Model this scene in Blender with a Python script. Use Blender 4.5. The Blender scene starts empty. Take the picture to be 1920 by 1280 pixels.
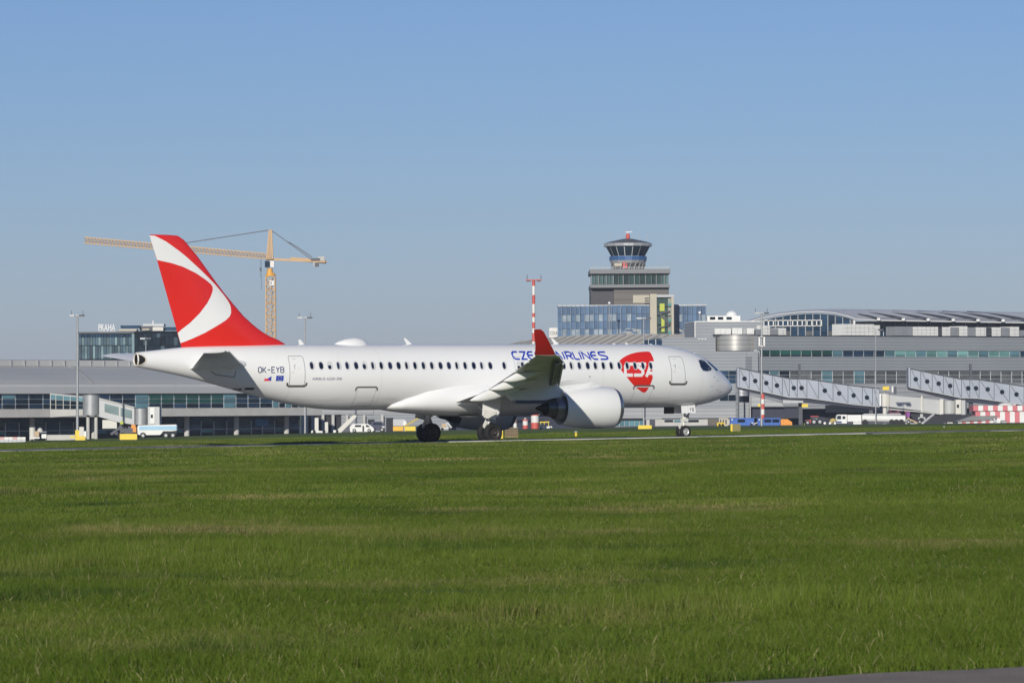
import bpy, bmesh, math, random
import numpy as np
from mathutils import Vector, Matrix
random.seed(7); rng = np.random.default_rng(7)
S = bpy.context.scene; C = S.collection
# ---------------------------------------------------------------- camera, sky, sun
F = 8212.0; H = 2.05
PITCH = math.atan(120 / F); ROLL = math.radians(.3)
cam = bpy.data.cameras.new('camera'); co = bpy.data.objects.new('camera', cam); C.objects.link(co); S.camera = co
cam.sensor_width = 36; cam.lens = 36 * F / 1920; cam.clip_start = 1; cam.clip_end = 20000
cp, sp, cr, sr = math.cos(PITCH), math.sin(PITCH), math.cos(ROLL), math.sin(ROLL)
FW = Vector((0, cp, sp)); UP0 = Vector((0, -sp, cp)); RT0 = Vector((1, 0, 0))
RV = RT0 * cr - UP0 * sr; UV = UP0 * cr + RT0 * sr
m = Matrix((RV, UV, -FW)).transposed().to_4x4(); m.translation = (0, 0, H); co.matrix_world = m
cam.dof.use_dof = True; cam.dof.focus_distance = 250; cam.dof.aperture_fstop = 13
w = bpy.data.worlds.new('World'); S.world = w; w.use_nodes = True
SUN_AZ = math.atan2(-.218, -.976); SUN_EL = math.radians(19.5)
nt = w.node_tree; sky = nt.nodes.new('ShaderNodeTexSky'); sky.sky_type = 'NISHITA'; sky.sun_disc = False
sky.sun_elevation = SUN_EL; sky.sun_rotation = SUN_AZ; sky.air_density = .9; sky.dust_density = .2; sky.ozone_density = 8
bg = nt.nodes['Background']; bg.inputs['Strength'].default_value = .075
wb = nt.nodes.new('ShaderNodeVectorMath'); wb.operation = 'MULTIPLY'; wb.inputs[1].default_value = (1.30, 1.02, 1.02)   # camera white balance
nt.links.new(sky.outputs[0], wb.inputs[0]); nt.links.new(wb.outputs[0], bg.inputs[0])
sl = bpy.data.lights.new('sun', 'SUN'); sl.energy = 4.2; sl.angle = math.radians(.53); sl.color = (1, .95, .85)
so = bpy.data.objects.new('sun', sl); C.objects.link(so); so.location = (-60, -200, 120)
sd = Vector((math.sin(SUN_AZ) * math.cos(SUN_EL), math.cos(SUN_AZ) * math.cos(SUN_EL), math.sin(SUN_EL)))
so.rotation_euler = sd.to_track_quat('Z', 'Y').to_euler()
S.render.engine = 'CYCLES'
S.view_settings.view_transform = 'Standard'; S.view_settings.look = 'None'; S.view_settings.gamma = 1
S.view_settings.use_curve_mapping = False; S.view_settings.exposure = 0

# ---------------------------------------------------------------- surveying helpers
def ray(px, py): return FW + RV * ((px - 960) / F) + UV * ((640 - py) / F)
def W(px, py, Y):
    d = ray(px, py); return Vector((0, 0, H)) + d * (Y / d.y)
TH = math.radians(31.36); AM = 18.48
HD = Vector((math.cos(TH), math.sin(TH), 0)); RG = Vector((math.sin(TH), -math.cos(TH), 0))
PO = Vector((-3.024, 246, 0))
def lerp(a, b, t): return a + (b - a) * t
def interp(x, xs, ys): return float(np.interp(x, xs, ys))
def G(X, Y):
    if Y > 640: return H - (H - G0(X, 640)) * (1 + .93 * (min(Y, 800) / 640 - 1))
    return G0(X, Y)
def G0(X, Y):
    q = (X - PO.x) * RG.x + (Y - PO.y) * RG.y
    Xc = max(-120, min(120, X)); b = .01 * (Xc + 3.02)
    t = max(0, min(1, (-q - 12) / 320)); d = (1.5 + (.6 if X < 0 else .4) * (Xc / 75) ** 2) * t
    k = max(0, min(1, (q - 7.5) / .5)) * .09 + max(0, min(1, (-11 - q) / .6)) * .01
    u = 0
    if q > 12: u = .018 * math.sin(X * .9 + Y * .31) * math.sin(Y * .23 - X * .2) * min(1, (q - 12) / 30)
    return b - d + k + u

# ---------------------------------------------------------------- materials
MC = {}
def mat(name, c, r=.5, metal=0, var=.06, scale=.6, bump=0, spec=.5, coat=0, bscale=20, tr=0):
    if name in MC: return MC[name]
    m = bpy.data.materials.new(name); m.use_nodes = True; n = m.node_tree; P = n.nodes['Principled BSDF']
    P.inputs['Roughness'].default_value = r; P.inputs['Metallic'].default_value = metal
    P.inputs['Specular IOR Level'].default_value = spec; P.inputs['Coat Weight'].default_value = coat
    P.inputs['Coat Roughness'].default_value = .06
    tc = n.nodes.new('ShaderNodeNewGeometry')   # metres in the world, so grain keeps its size on every box
    if var:
        no = n.nodes.new('ShaderNodeTexNoise'); no.inputs['Scale'].default_value = scale; no.inputs['Detail'].default_value = 5
        n.links.new(tc.outputs['Position'], no.inputs['Vector'])
        mx = n.nodes.new('ShaderNodeMix'); mx.data_type = 'RGBA'
        mx.inputs[6].default_value = tuple(max(0, x * (1 - var * 2)) for x in c) + (1,)
        mx.inputs[7].default_value = tuple(min(1, x * (1 + var)) for x in c) + (1,)
        n.links.new(no.outputs[0], mx.inputs[0]); n.links.new(mx.outputs[2], P.inputs['Base Color'])
        mr = n.nodes.new('ShaderNodeMapRange'); mr.inputs[3].default_value = max(0, r - .06); mr.inputs[4].default_value = min(1, r + .1)
        n.links.new(no.outputs[0], mr.inputs[0]); n.links.new(mr.outputs[0], P.inputs['Roughness'])
    else: P.inputs['Base Color'].default_value = tuple(c) + (1,)
    if 'glass' in name and var:     # every pane a little different: blinds, rooms, tilt
        oi = n.nodes.new('ShaderNodeObjectInfo'); mp = n.nodes.new('ShaderNodeMapRange'); k_ = .85 if 'blue_glass' in name else .62; mp.inputs[3].default_value = k_; mp.inputs[4].default_value = 2.1 - k_
        n.links.new(oi.outputs['Random'], mp.inputs[0]); vm = n.nodes.new('ShaderNodeVectorMath'); vm.operation = 'SCALE'
        n.links.new(mx.outputs[2], vm.inputs[0]); n.links.new(mp.outputs[0], vm.inputs['Scale']); n.links.new(vm.outputs[0], P.inputs['Base Color'])
    if bump:
        nb = n.nodes.new('ShaderNodeTexNoise'); nb.inputs['Scale'].default_value = bscale
        n.links.new(tc.outputs['Position'], nb.inputs['Vector'])
        bp = n.nodes.new('ShaderNodeBump'); bp.inputs['Strength'].default_value = bump; bp.inputs['Distance'].default_value = .05
        n.links.new(nb.outputs[0], bp.inputs['Height']); n.links.new(bp.outputs[0], P.inputs['Normal'])
    MC[name] = m; return m
def clad(name, c, period=.9, r=.45, metal=0, depth=.34):
    """metal cladding: fine horizontal joints as darker bands in the colour, panels slightly different in tone"""
    if name in MC: return MC[name]
    m = mat(name, c, r, metal, .08, .12); n = m.node_tree; P = n.nodes['Principled BSDF']
    tc = n.nodes.new('ShaderNodeNewGeometry')
    sx = n.nodes.new('ShaderNodeSeparateXYZ'); n.links.new(tc.outputs['Position'], sx.inputs[0])
    a = n.nodes.new('ShaderNodeMath'); a.operation = 'DIVIDE'; a.inputs[1].default_value = period; n.links.new(sx.outputs[2], a.inputs[0])
    f = n.nodes.new('ShaderNodeMath'); f.operation = 'FRACT'; n.links.new(a.outputs[0], f.inputs[0])
    g = n.nodes.new('ShaderNodeMath'); g.operation = 'LESS_THAN'; g.inputs[1].default_value = .2; n.links.new(f.outputs[0], g.inputs[0])
    old = P.inputs['Base Color'].links[0].from_socket
    mx = n.nodes.new('ShaderNodeMix'); mx.data_type = 'RGBA'; n.links.new(g.outputs[0], mx.inputs[0])
    n.links.new(old, mx.inputs[6]); mx.inputs[7].default_value = tuple(x * (1 - depth) for x in c) + (1,)
    n.links.new(mx.outputs[2], P.inputs['Base Color']); return m
WHITE = mat('white_paint', (.80, .80, .785), .28, 0, .025, .5, coat=.5)
RED = mat('red_paint', (.70, .020, .014), .28, 0, .04, .6, coat=.5)
DRED = mat('winglet_red', (.40, .012, .010), .3, 0, .04, .6, coat=.4)
def skin():
    m = mat('fuselage_skin', (.80, .80, .785), .28, 0, .02, .5, coat=.5); n = m.node_tree; P = n.nodes['Principled BSDF']; old = P.inputs['Base Color'].links[0].from_socket
    tc = n.nodes.new('ShaderNodeTexCoord'); mp = n.nodes.new('ShaderNodeMapping'); mp.inputs['Scale'].default_value = (.35, 2.2, 2.2); n.links.new(tc.outputs['Object'], mp.inputs[0])
    no = n.nodes.new('ShaderNodeTexNoise'); no.inputs['Scale'].default_value = 1.6; no.inputs['Detail'].default_value = 6; n.links.new(mp.outputs[0], no.inputs['Vector'])
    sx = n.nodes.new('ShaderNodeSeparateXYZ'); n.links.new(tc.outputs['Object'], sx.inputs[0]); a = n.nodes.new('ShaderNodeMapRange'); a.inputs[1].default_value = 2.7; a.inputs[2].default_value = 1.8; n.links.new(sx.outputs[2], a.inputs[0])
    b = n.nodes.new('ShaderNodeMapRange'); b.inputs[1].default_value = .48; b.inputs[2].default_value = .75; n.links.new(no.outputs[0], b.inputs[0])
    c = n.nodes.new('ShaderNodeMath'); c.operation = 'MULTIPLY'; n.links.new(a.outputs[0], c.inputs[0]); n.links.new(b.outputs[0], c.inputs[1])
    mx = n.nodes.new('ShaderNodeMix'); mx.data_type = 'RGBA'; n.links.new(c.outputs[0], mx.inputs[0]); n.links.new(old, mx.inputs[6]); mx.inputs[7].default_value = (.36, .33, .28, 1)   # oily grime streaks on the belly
    n.links.new(mx.outputs[2], P.inputs['Base Color']); return m
SKIN = skin()
BLUE = mat('blue_lettering', (.015, .05, .42), .35, 0, 0)
NAVY = mat('navy_lettering', (.02, .03, .12), .4, 0, 0)
FRAMEG = mat('window_surround', (.62, .63, .63), .35, .3, 0)
PANE = mat('cabin_glass', (.012, .018, .05), .08, 0, .3, 3)
SHADE = mat('window_shade', (.62, .62, .60), .5, 0, 0)
SEAL = mat('door_seal', (.32, .32, .31), .6, 0, .1)
KICK = mat('sill_metal', (.16, .15, .13), .45, .5, .1)
GREYP = mat('grey_wing_paint', (.74, .745, .74), .38, 0, .07, .8, coat=.2)
DGREY = mat('dark_recess', (.05, .05, .05), .6, 0, .2)
METAL = mat('bare_metal', (.45, .45, .46), .28, .9, .1, 2)
DMETAL = mat('exhaust_metal', (.16, .155, .15), .33, .85, .25, 3)
PLUG = mat('sooty_shaded_metal', (.035, .032, .03), .5, .6, .3, 3)
TYRE = mat('tyre_rubber', (.012, .012, .013), .75, 0, .25, 4, bump=.2)
RIM = mat('wheel_rim', (.55, .55, .53), .4, .4, .15, 5)
RIMD = mat('brake_dusted_rim', (.06, .052, .047), .5, .4, .2, 6)
GEARW = mat('gear_white', (.72, .71, .66), .45, 0, .12, 5)

# ---------------------------------------------------------------- object helpers
ORG = {}
def tag(o, label=None, cat=None, group=None, kind=None):
    if label: o['label'] = label
    if cat: o['category'] = cat
    if group: o['group'] = group
    if kind: o['kind'] = kind
    return o
def thing(name, label, cat, loc=(0, 0, 0), rz=0, group=None):
    o = bpy.data.objects.new(name, None); C.objects.link(o); o.location = loc; o.rotation_euler = (0, 0, rz)
    o.empty_display_size = .5
    return tag(o, label, cat, group)
def link(o, parent):
    C.objects.link(o)
    if parent: o.parent = parent
    return o
def mesh(name, v, f, mt, parent=None, smooth=False):
    me = bpy.data.meshes.new(name); me.from_pydata([tuple(x) for x in v], [], f); me.materials.append(mt)
    if smooth: me.polygons.foreach_set('use_smooth', [True] * len(me.polygons))
    me.update(); return link(bpy.data.objects.new(name, me), parent)
CB = {}
CV = [(x, y, z) for x in (-.5, .5) for y in (-.5, .5) for z in (-.5, .5)]
CF = [(0, 1, 3, 2), (4, 6, 7, 5), (0, 4, 5, 1), (2, 3, 7, 6), (0, 2, 6, 4), (1, 5, 7, 3)]
def cube(mt):
    if mt.name not in CB:
        me = bpy.data.meshes.new('box_' + mt.name); me.from_pydata(CV, [], CF); me.materials.append(mt); CB[mt.name] = me
    return CB[mt.name]
def box(name, mt, x0, x1, y0, y1, z0, z1, parent=None):
    o = link(bpy.data.objects.new(name, cube(mt)), parent)
    o.location = ((x0 + x1) / 2, (y0 + y1) / 2, (z0 + z1) / 2); o.scale = (abs(x1 - x0), abs(y1 - y0), abs(z1 - z0)); return o
class MB:
    def __init__(s): s.v = []; s.f = []
    def add(s, v, f):
        n = len(s.v); s.v += [tuple(x) for x in v]; s.f += [tuple(i + n for i in q) for q in f]; return s
    def box(s, x0, x1, y0, y1, z0, z1):
        return s.add([((x0 + x1) / 2 + a * (x1 - x0), (y0 + y1) / 2 + b * (y1 - y0), (z0 + z1) / 2 + c * (z1 - z0)) for a, b, c in CV], CF)
    def beam(s, p, q, t, t2=None, up=(0, 0, 1)):
        p, q = Vector(p), Vector(q); d = (q - p).normalized(); u = Vector(up)
        if abs(d.dot(u)) > .98: u = Vector((0, 1, 0))
        a = d.cross(u).normalized(); b = a.cross(d); t2 = t2 or t
        v = [c + a * (i * t / 2) + b * (j * t2 / 2) for c in (p, q) for i in (-1, 1) for j in (-1, 1)]
        return s.add(v, [(0, 1, 3, 2), (4, 6, 7, 5), (0, 4, 5, 1), (2, 3, 7, 6), (0, 2, 6, 4), (1, 5, 7, 3)])
    def cyl(s, p, q, r, r2=None, n=12):
        p, q = Vector(p), Vector(q); d = (q - p).normalized(); u = Vector((0, 0, 1)) if abs(d.z) < .95 else Vector((0, 1, 0))
        a = d.cross(u).normalized(); b = a.cross(d); r2 = r if r2 is None else r2
        v = [c + (a * math.cos(6.28318 * k / n) + b * math.sin(6.28318 * k / n)) * rr for c, rr in ((p, r), (q, r2)) for k in range(n)]
        f = [(k, (k + 1) % n, n + (k + 1) % n, n + k) for k in range(n)] + [tuple(range(n - 1, -1, -1)), tuple(range(n, 2 * n))]
        return s.add(v, f)
    def lathe(s, prof, o, ax='x', n=32, cap=True):
        """prof: (t along axis, radius)"""
        v = []
        for t, r in prof:
            for k in range(n):
                c, q = r * math.cos(6.28318 * k / n), r * math.sin(6.28318 * k / n)
                v.append({'x': (o[0] + t, o[1] + c, o[2] + q), 'y': (o[0] + c, o[1] + t, o[2] + q), 'z': (o[0] + c, o[1] + q, o[2] + t)}[ax])
        f = [(i * n + k, i * n + (k + 1) % n, (i + 1) * n + (k + 1) % n, (i + 1) * n + k) for i in range(len(prof) - 1) for k in range(n)]
        if cap: f += [tuple(range(n - 1, -1, -1)), tuple((len(prof) - 1) * n + k for k in range(n))]
        return s.add(v, f)
    def prism(s, poly, y0, y1):
        """poly in (x,z), extruded along y"""
        n = len(poly); v = [(x, y0, z) for x, z in poly] + [(x, y1, z) for x, z in poly]
        return s.add(v, [tuple(range(n)), tuple(range(2 * n - 1, n - 1, -1))] + [(k, n + k, n + (k + 1) % n, (k + 1) % n) for k in range(n)])
    def build(s, name, mt, parent=None, smooth=False):
        o = mesh(name, s.v, s.f, mt, parent, smooth)
        bm = bmesh.new(); bm.from_mesh(o.data); bmesh.ops.recalc_face_normals(bm, faces=bm.faces); bm.to_mesh(o.data); bm.free()
        if smooth:
            o.data.polygons.foreach_set('use_smooth', [True] * len(o.data.polygons))
            try: o.data.set_sharp_from_angle(angle=math.radians(35))
            except Exception: pass
        return o
class Fr:
    """a thing standing on the ground: origin at pixel px, depth Y, front turned by beta degrees (recedes to the right)"""
    def __init__(s, name, label, cat, px, Y, beta=0, group=None, z=None):
        s.b = math.radians(beta); o = W(px, 790, Y); o.z = G(o.x, o.y) if z is None else z; s.O = o
        s.u = Vector((math.cos(s.b), math.sin(s.b), 0)); s.n = Vector((-math.sin(s.b), math.cos(s.b), 0))
        s.root = thing(name, label, cat, o, s.b, group)
    def uz(s, px, py, v=0):
        d = ray(px, py); c = Vector((0, 0, H)); t = (v - (c - s.O).dot(s.n)) / d.dot(s.n); p = c + d * t
        return (p - s.O).dot(s.u), p.z - s.O.z
    def U(s, px, v=0, py=760): return s.uz(px, py, v)[0]
    def Z(s, px, py, v=0): return s.uz(px, py, v)[1]
    def pt(s, px, py, v=0):
        u, z = s.uz(px, py, v); return Vector((u, v, z))
    def box(s, name, mt, x0, y0, x1, y1, v0=0, v1=1, parent=None, zref=None):
        xm = zref or (x0 + x1) / 2; ym = (y0 + y1) / 2 if y1 else y0
        z1 = s.Z(xm, y0, v0); z0 = s.Z(xm, y1, v0) if y1 else 0
        return box(name, mt, s.U(x0, v0, ym), s.U(x1, v0, ym), v0, v1, z0, z1, parent or s.root)
    def mbox(s, M, x0, y0, x1, y1, v0=0, v1=1, zref=None):
        xm = zref or (x0 + x1) / 2; ym = (y0 + y1) / 2 if y1 else y0
        z1 = s.Z(xm, y0, v0); z0 = s.Z(xm, y1, v0) if y1 else 0
        return M.box(s.U(x0, v0, ym), s.U(x1, v0, ym), v0, v1, z0, z1)
    def poly(s, pts, v=0): return [s.uz(x, y, v) for x, y in pts]
def text_mesh(body, size):
    cu = bpy.data.curves.new('t', 'FONT'); cu.body = body; cu.size = size; cu.resolution_u = 3
    o = bpy.data.objects.new('t', cu); C.objects.link(o); dg = bpy.context.evaluated_depsgraph_get()
    me = bpy.data.meshes.new_from_object(o.evaluated_get(dg)); C.objects.unlink(o); bpy.data.objects.remove(o)
    v = [tuple(q.co) for q in me.vertices]; f = [tuple(p.vertices) for p in me.polygons]; bpy.data.meshes.remove(me)
    x0 = min(a[0] for a in v); x1 = max(a[0] for a in v); y0 = min(a[1] for a in v); y1 = max(a[1] for a in v)
    return [((a[0] - x0) / (x1 - x0), (a[1] - y0) / (y1 - y0)) for a in v], f
def text_on(name, body, mt, parent, x0, x1, z0, z1, y, thick=.05):
    """standing letters facing -y"""
    v, f = text_mesh(body, 1); n = len(v)
    V = [(lerp(x0, x1, a), y, lerp(z0, z1, b)) for a, b in v] + [(lerp(x0, x1, a), y + thick, lerp(z0, z1, b)) for a, b in v]
    FF = list(f) + [tuple(i + n for i in reversed(q)) for q in f]
    from collections import Counter
    ec = Counter()
    for q in f:
        for i in range(len(q)): ec[tuple(sorted((q[i], q[(i + 1) % len(q)])))] += 1
    FF += [(a, b, b + n, a + n) for (a, b), k in ec.items() if k == 1]
    M = MB(); M.v = V; M.f = FF; return M.build(name, mt, parent)
# ================================================================ GROUND
def gmat():
    m = bpy.data.materials.new('grass_soil'); m.use_nodes = True; n = m.node_tree; P = n.nodes['Principled BSDF']; P.inputs['Roughness'].default_value = .9
    P.inputs['Specular IOR Level'].default_value = .1
    grass_color(n, P, False); return m
def grass_color(n, P, blade):
    ge = n.nodes.new('ShaderNodeNewGeometry')
    def noise(scale, det=4, stretch=(1, 1, 1), rough=.55):
        mp = n.nodes.new('ShaderNodeMapping'); mp.inputs['Scale'].default_value = stretch; n.links.new(ge.outputs['Position'], mp.inputs['Vector'])
        t = n.nodes.new('ShaderNodeTexNoise'); t.inputs['Scale'].default_value = scale; t.inputs['Detail'].default_value = det; t.inputs['Roughness'].default_value = rough
        n.links.new(mp.outputs[0], t.inputs['Vector']); return t.outputs[0]
    def ramp(f, a, b):
        r = n.nodes.new('ShaderNodeMapRange'); r.inputs[1].default_value = a; r.inputs[2].default_value = b; r.clamp = True; n.links.new(f, r.inputs[0]); return r.outputs[0]
    def mix(f, a, b, mode='MIX'):
        x = n.nodes.new('ShaderNodeMix'); x.data_type = 'RGBA'; x.blend_type = mode
        if isinstance(f, float): x.inputs[0].default_value = f
        else: n.links.new(f, x.inputs[0])
        for i, c in ((6, a), (7, b)):
            if isinstance(c, tuple): x.inputs[i].default_value = c + (1,)
            else: n.links.new(c, x.inputs[i])
        return x.outputs[2]
    g1, g2 = ((.092, .140, .017), (.152, .205, .032)) if blade else ((.072, .108, .015), (.116, .155, .026))
    c = mix(ramp(noise(.14, 5, (1, .5, 1)), .35, .65), g1, g2)
    c = mix(ramp(noise(.34, 5, (.8, .8, 1)), .56, .70), c, (.052, .092, .020))
    straw = ramp(noise(.22, 6, (.55, .45, 1), .65), .53, .68)
    if blade:
        at = n.nodes.new('ShaderNodeAttribute'); at.attribute_name = 'tint'
        mu = n.nodes.new('ShaderNodeMath'); mu.operation = 'MULTIPLY'; n.links.new(straw, mu.inputs[0])
        n.links.new(ramp(at.outputs['Fac'], .25, .55), mu.inputs[1])
        c = mix(mu.outputs[0], c, (.33, .27, .115))
        c = mix(ramp(at.outputs['Fac'], .93, .97), c, (.30, .27, .13))
        c = mix(ramp(at.outputs['Fac'], 0, .4), mix(1.0, c, (.6, .72, .6), 'MULTIPLY'), c)
    else:
        mu = n.nodes.new('ShaderNodeMath'); mu.operation = 'MULTIPLY'; mu.inputs[1].default_value = .55; n.links.new(straw, mu.inputs[0])
        c = mix(mu.outputs[0], c, (.22, .19, .075))
    n.links.new(c, P.inputs['Base Color'])
GM = gmat()
def sheet(name, ss, qs, mt, off=0, fn=None):
    v = []; f = []
    for q in qs:
        for s in ss:
            p = PO + HD * s + RG * q; v.append((p.x, p.y, (fn or G)(p.x, p.y) + off))
    n = len(ss)
    f = [(i * n + j, i * n + j + 1, (i + 1) * n + j + 1, (i + 1) * n + j) for i in range(len(qs) - 1) for j in range(n - 1)]
    o = mesh(name, v, f, mt, None, True); return o
qs = [900, 500, 300] + list(np.arange(262, 100, -1.5)) + list(np.arange(100, 12, -3.0)) + [11, 9.5, 8.6, 8.0, 7.5, 7.0, 0, -5, -10.5, -11.0, -11.6, -12.5] + list(np.arange(-15, -420, -9.0)) + [-480, -600, -900, -1500, -3500]
ss = [-3200, -1200, -600, -400] + list(np.arange(-320, 321, 4.0)) + [400, 600, 1200, 3200]
tag(sheet('grass_field', ss, qs, GM), kind='structure')
ASPH = mat('taxiway_asphalt', (.17, .165, .155), .85, 0, .15, .3, bump=.3)
tag(sheet('taxiway', [x for x in ss if abs(x) <= 600], [7.3, 5, 0, -5, -10.8], ASPH, .02), kind='structure')
# pale concrete edging along the near side of the taxiway
LINE = mat('pale_edge_concrete', (.62, .61, .55), .8, 0, .2, .8)
def edge(name, s0, s1, top, q0=7.55, wd=.25):
    M = MB(); s = s0
    while s < s1 - .01:
        e = min(s1, s + 3); P4 = []
        for a in (s, e):
            for q in (q0, q0 + wd):
                p = PO + HD * a + RG * q; z = G(p.x, p.y); P4.append((p.x, p.y, z - .05)); P4.append((p.x, p.y, z + top))
        M.add(P4, [(0, 1, 3, 2), (4, 6, 7, 5), (1, 5, 7, 3), (0, 4, 5, 1), (2, 3, 7, 6)]); s = e + .0
    return tag(M.build(name, LINE), kind='structure')
edge('taxiway_edge_line', -5.2, 22.5, .085); edge('taxiway_edge_line', -40, -14, .05); edge('taxiway_edge_line', -13.5, -5.6, .045)
edge('taxiway_edge_line', 23, 29, .05); edge('taxiway_edge_line', 31.5, 34.2, .06); edge('taxiway_edge_line', 38, 48, .06)
# apron beyond the far grass
APR = mat('apron_concrete', (.135, .14, .15), .8, 0, .12, .05)
v = []; xs = list(range(-420, 421, 20)); ys = [640, 660, 700, 760, 850, 1000, 1300]
for y in ys:
    for x in xs: v.append((x, y, G(x, y) + .03))
n = len(xs); tag(mesh('apron', v, [(i * n + j, i * n + j + 1, (i + 1) * n + j + 1, (i + 1) * n + j) for i in range(len(ys) - 1) for j in range(n - 1)], APR), kind='structure')
# service road at the photographer's feet, lower right
def road_edge(x): return 33.05 - .62 * (x - 1.7) + .05 * math.sin(x * 5) + .03 * math.sin(x * 13)
def GP(px, py):
    z = 0
    for _ in range(6):
        d = ray(px, py); t = (z - H) / d.z; p = Vector((0, 0, H)) + d * t; z = G(p.x, p.y)
    return p
ra, rb = GP(1400, 1283), GP(1920, 1256); slope = (rb.y - ra.y) / (rb.x - ra.x)
def road_y(x): return ra.y + slope * (x - ra.x) + .10 * math.sin(x * 3.1) + .05 * math.sin(x * 9)
v = []; xs = list(np.arange(-14, 16, .4)); ts = [0, .3, 1, 2, 3.5]
for x in xs:
    for t in ts: v.append((x, road_y(x) - t, G(x, road_y(x) - t) + .03))
n = len(ts); tag(mesh('service_road', v, [(i * n + j, (i + 1) * n + j, (i + 1) * n + j + 1, i * n + j + 1) for i in range(len(xs) - 1) for j in range(n - 1)],
     mat('road_asphalt', (.26, .215, .175), .85, 0, .2, 2.5, bump=.6, bscale=60)), kind='structure')
# ---------------------------------------------------------------- grass blades
def bmat():
    m = bpy.data.materials.new('grass_blade'); m.use_nodes = True; n = m.node_tree; P = n.nodes['Principled BSDF']; P.inputs['Roughness'].default_value = .6
    P.inputs['Specular IOR Level'].default_value = .04
    grass_color(n, P, True); c = P.inputs['Base Color'].links[0].from_socket
    t = n.nodes.new('ShaderNodeBsdfTranslucent'); n.links.new(c, t.inputs[0]); x = n.nodes.new('ShaderNodeMixShader'); x.inputs[0].default_value = .25
    o = n.nodes['Material Output']; n.links.new(P.outputs[0], x.inputs[1]); n.links.new(t.outputs[0], x.inputs[2]); n.links.new(x.outputs[0], o.inputs[0]); return m
BM = bmat()
def patch(name, size, nb, h0, h1, wd, seed):
    r = np.random.default_rng(seed); V = []; Fc = []; T = []
    cl = r.uniform(-size / 2, size / 2, (max(6, nb // 9), 2))
    for i in range(nb):
        c = cl[r.integers(len(cl))] + r.normal(0, size * .045, 2) if r.random() < .6 else r.uniform(-size / 2, size / 2, 2)
        a = r.uniform(0, 6.283); le = r.uniform(.15, .75); h = r.uniform(h0, h1) * (1.5 if r.random() < .03 else 1); w = wd * r.uniform(.6, 1.3)
        d = np.array([math.cos(a), math.sin(a)]); a2 = r.uniform(0, 6.283); e = np.array([math.cos(a2), math.sin(a2)]) * w / 2
        b = len(V)
        for t, k in ((0, 1), (.45, .85), (.8, .5)):
            p = c + d * h * le * t * t
            V.append((p[0] - e[0] * k, p[1] - e[1] * k, h * t - .01)); V.append((p[0] + e[0] * k, p[1] + e[1] * k, h * t - .01))
        p = c + d * h * le; V.append((p[0], p[1], h * (1 - .3 * le)))
        Fc += [(b, b + 1, b + 3, b + 2), (b + 2, b + 3, b + 5, b + 4), (b + 4, b + 5, b + 6)]; T += [r.random()] * 7
    me = bpy.data.meshes.new(name); me.from_pydata(V, [], Fc); me.materials.append(BM)
    at = me.attributes.new('tint', 'FLOAT', 'POINT'); at.data.foreach_set('value', T)
    return bpy.data.objects.new(name, me)
def vnoise(x, y, s, seed=0):
    x = x * s + seed * 17.3; y = y * s + seed * 5.1; xi, yi = math.floor(x), math.floor(y); fx, fy = x - xi, y - yi
    fx = fx * fx * (3 - 2 * fx); fy = fy * fy * (3 - 2 * fy)
    hsh = lambda a, b: (math.sin(a * 127.1 + b * 311.7 + seed) * 43758.5453) % 1
    return lerp(lerp(hsh(xi, yi), hsh(xi + 1, yi), fx), lerp(hsh(xi, yi + 1), hsh(xi + 1, yi + 1), fx), fy)
def field(name, label, patches, pts):
    col = bpy.data.collections.new(name + '_blades')
    for o in patches: col.objects.link(o)
    me = bpy.data.meshes.new(name); me.from_pydata([p[0] for p in pts], [], [])
    a = me.attributes.new('idx', 'INT', 'POINT'); a.data.foreach_set('value', [p[1] for p in pts])
    a = me.attributes.new('rotv', 'FLOAT_VECTOR', 'POINT'); a.data.foreach_set('vector', [c for p in pts for c in (0, 0, p[2])])
    a = me.attributes.new('scl', 'FLOAT_VECTOR', 'POINT'); a.data.foreach_set('vector', [c for p in pts for c in (1, 1, p[3])])
    o = bpy.data.objects.new(name, me); C.objects.link(o); tag(o, label, 'grass', kind='stuff')
    g = bpy.data.node_groups.new(name, 'GeometryNodeTree')
    g.interface.new_socket('Geometry', in_out='INPUT', socket_type='NodeSocketGeometry'); g.interface.new_socket('Geometry', in_out='OUTPUT', socket_type='NodeSocketGeometry')
    N = g.nodes; i = N.new('NodeGroupInput'); u = N.new('NodeGroupOutput'); ip = N.new('GeometryNodeInstanceOnPoints')
    ci = N.new('GeometryNodeCollectionInfo'); ci.inputs[0].default_value = col; ci.inputs[1].default_value = True; ci.inputs[2].default_value = True
    def na(nm, ty): x = N.new('GeometryNodeInputNamedAttribute'); x.data_type = ty; x.inputs[0].default_value = nm; return x.outputs[0]
    L = g.links; L.new(i.outputs[0], ip.inputs['Points']); L.new(ci.outputs[0], ip.inputs['Instance']); ip.inputs['Pick Instance'].default_value = True
    L.new(na('idx', 'INT'), ip.inputs['Instance Index'])
    er = N.new('FunctionNodeEulerToRotation'); L.new(na('rotv', 'FLOAT_VECTOR'), er.inputs[0]); L.new(er.outputs[0], ip.inputs['Rotation'])
    L.new(na('scl', 'FLOAT_VECTOR'), ip.inputs['Scale']); L.new(ip.outputs[0], u.inputs[0])
    md = o.modifiers.new('blades', 'NODES'); md.node_group = g; return o
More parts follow.
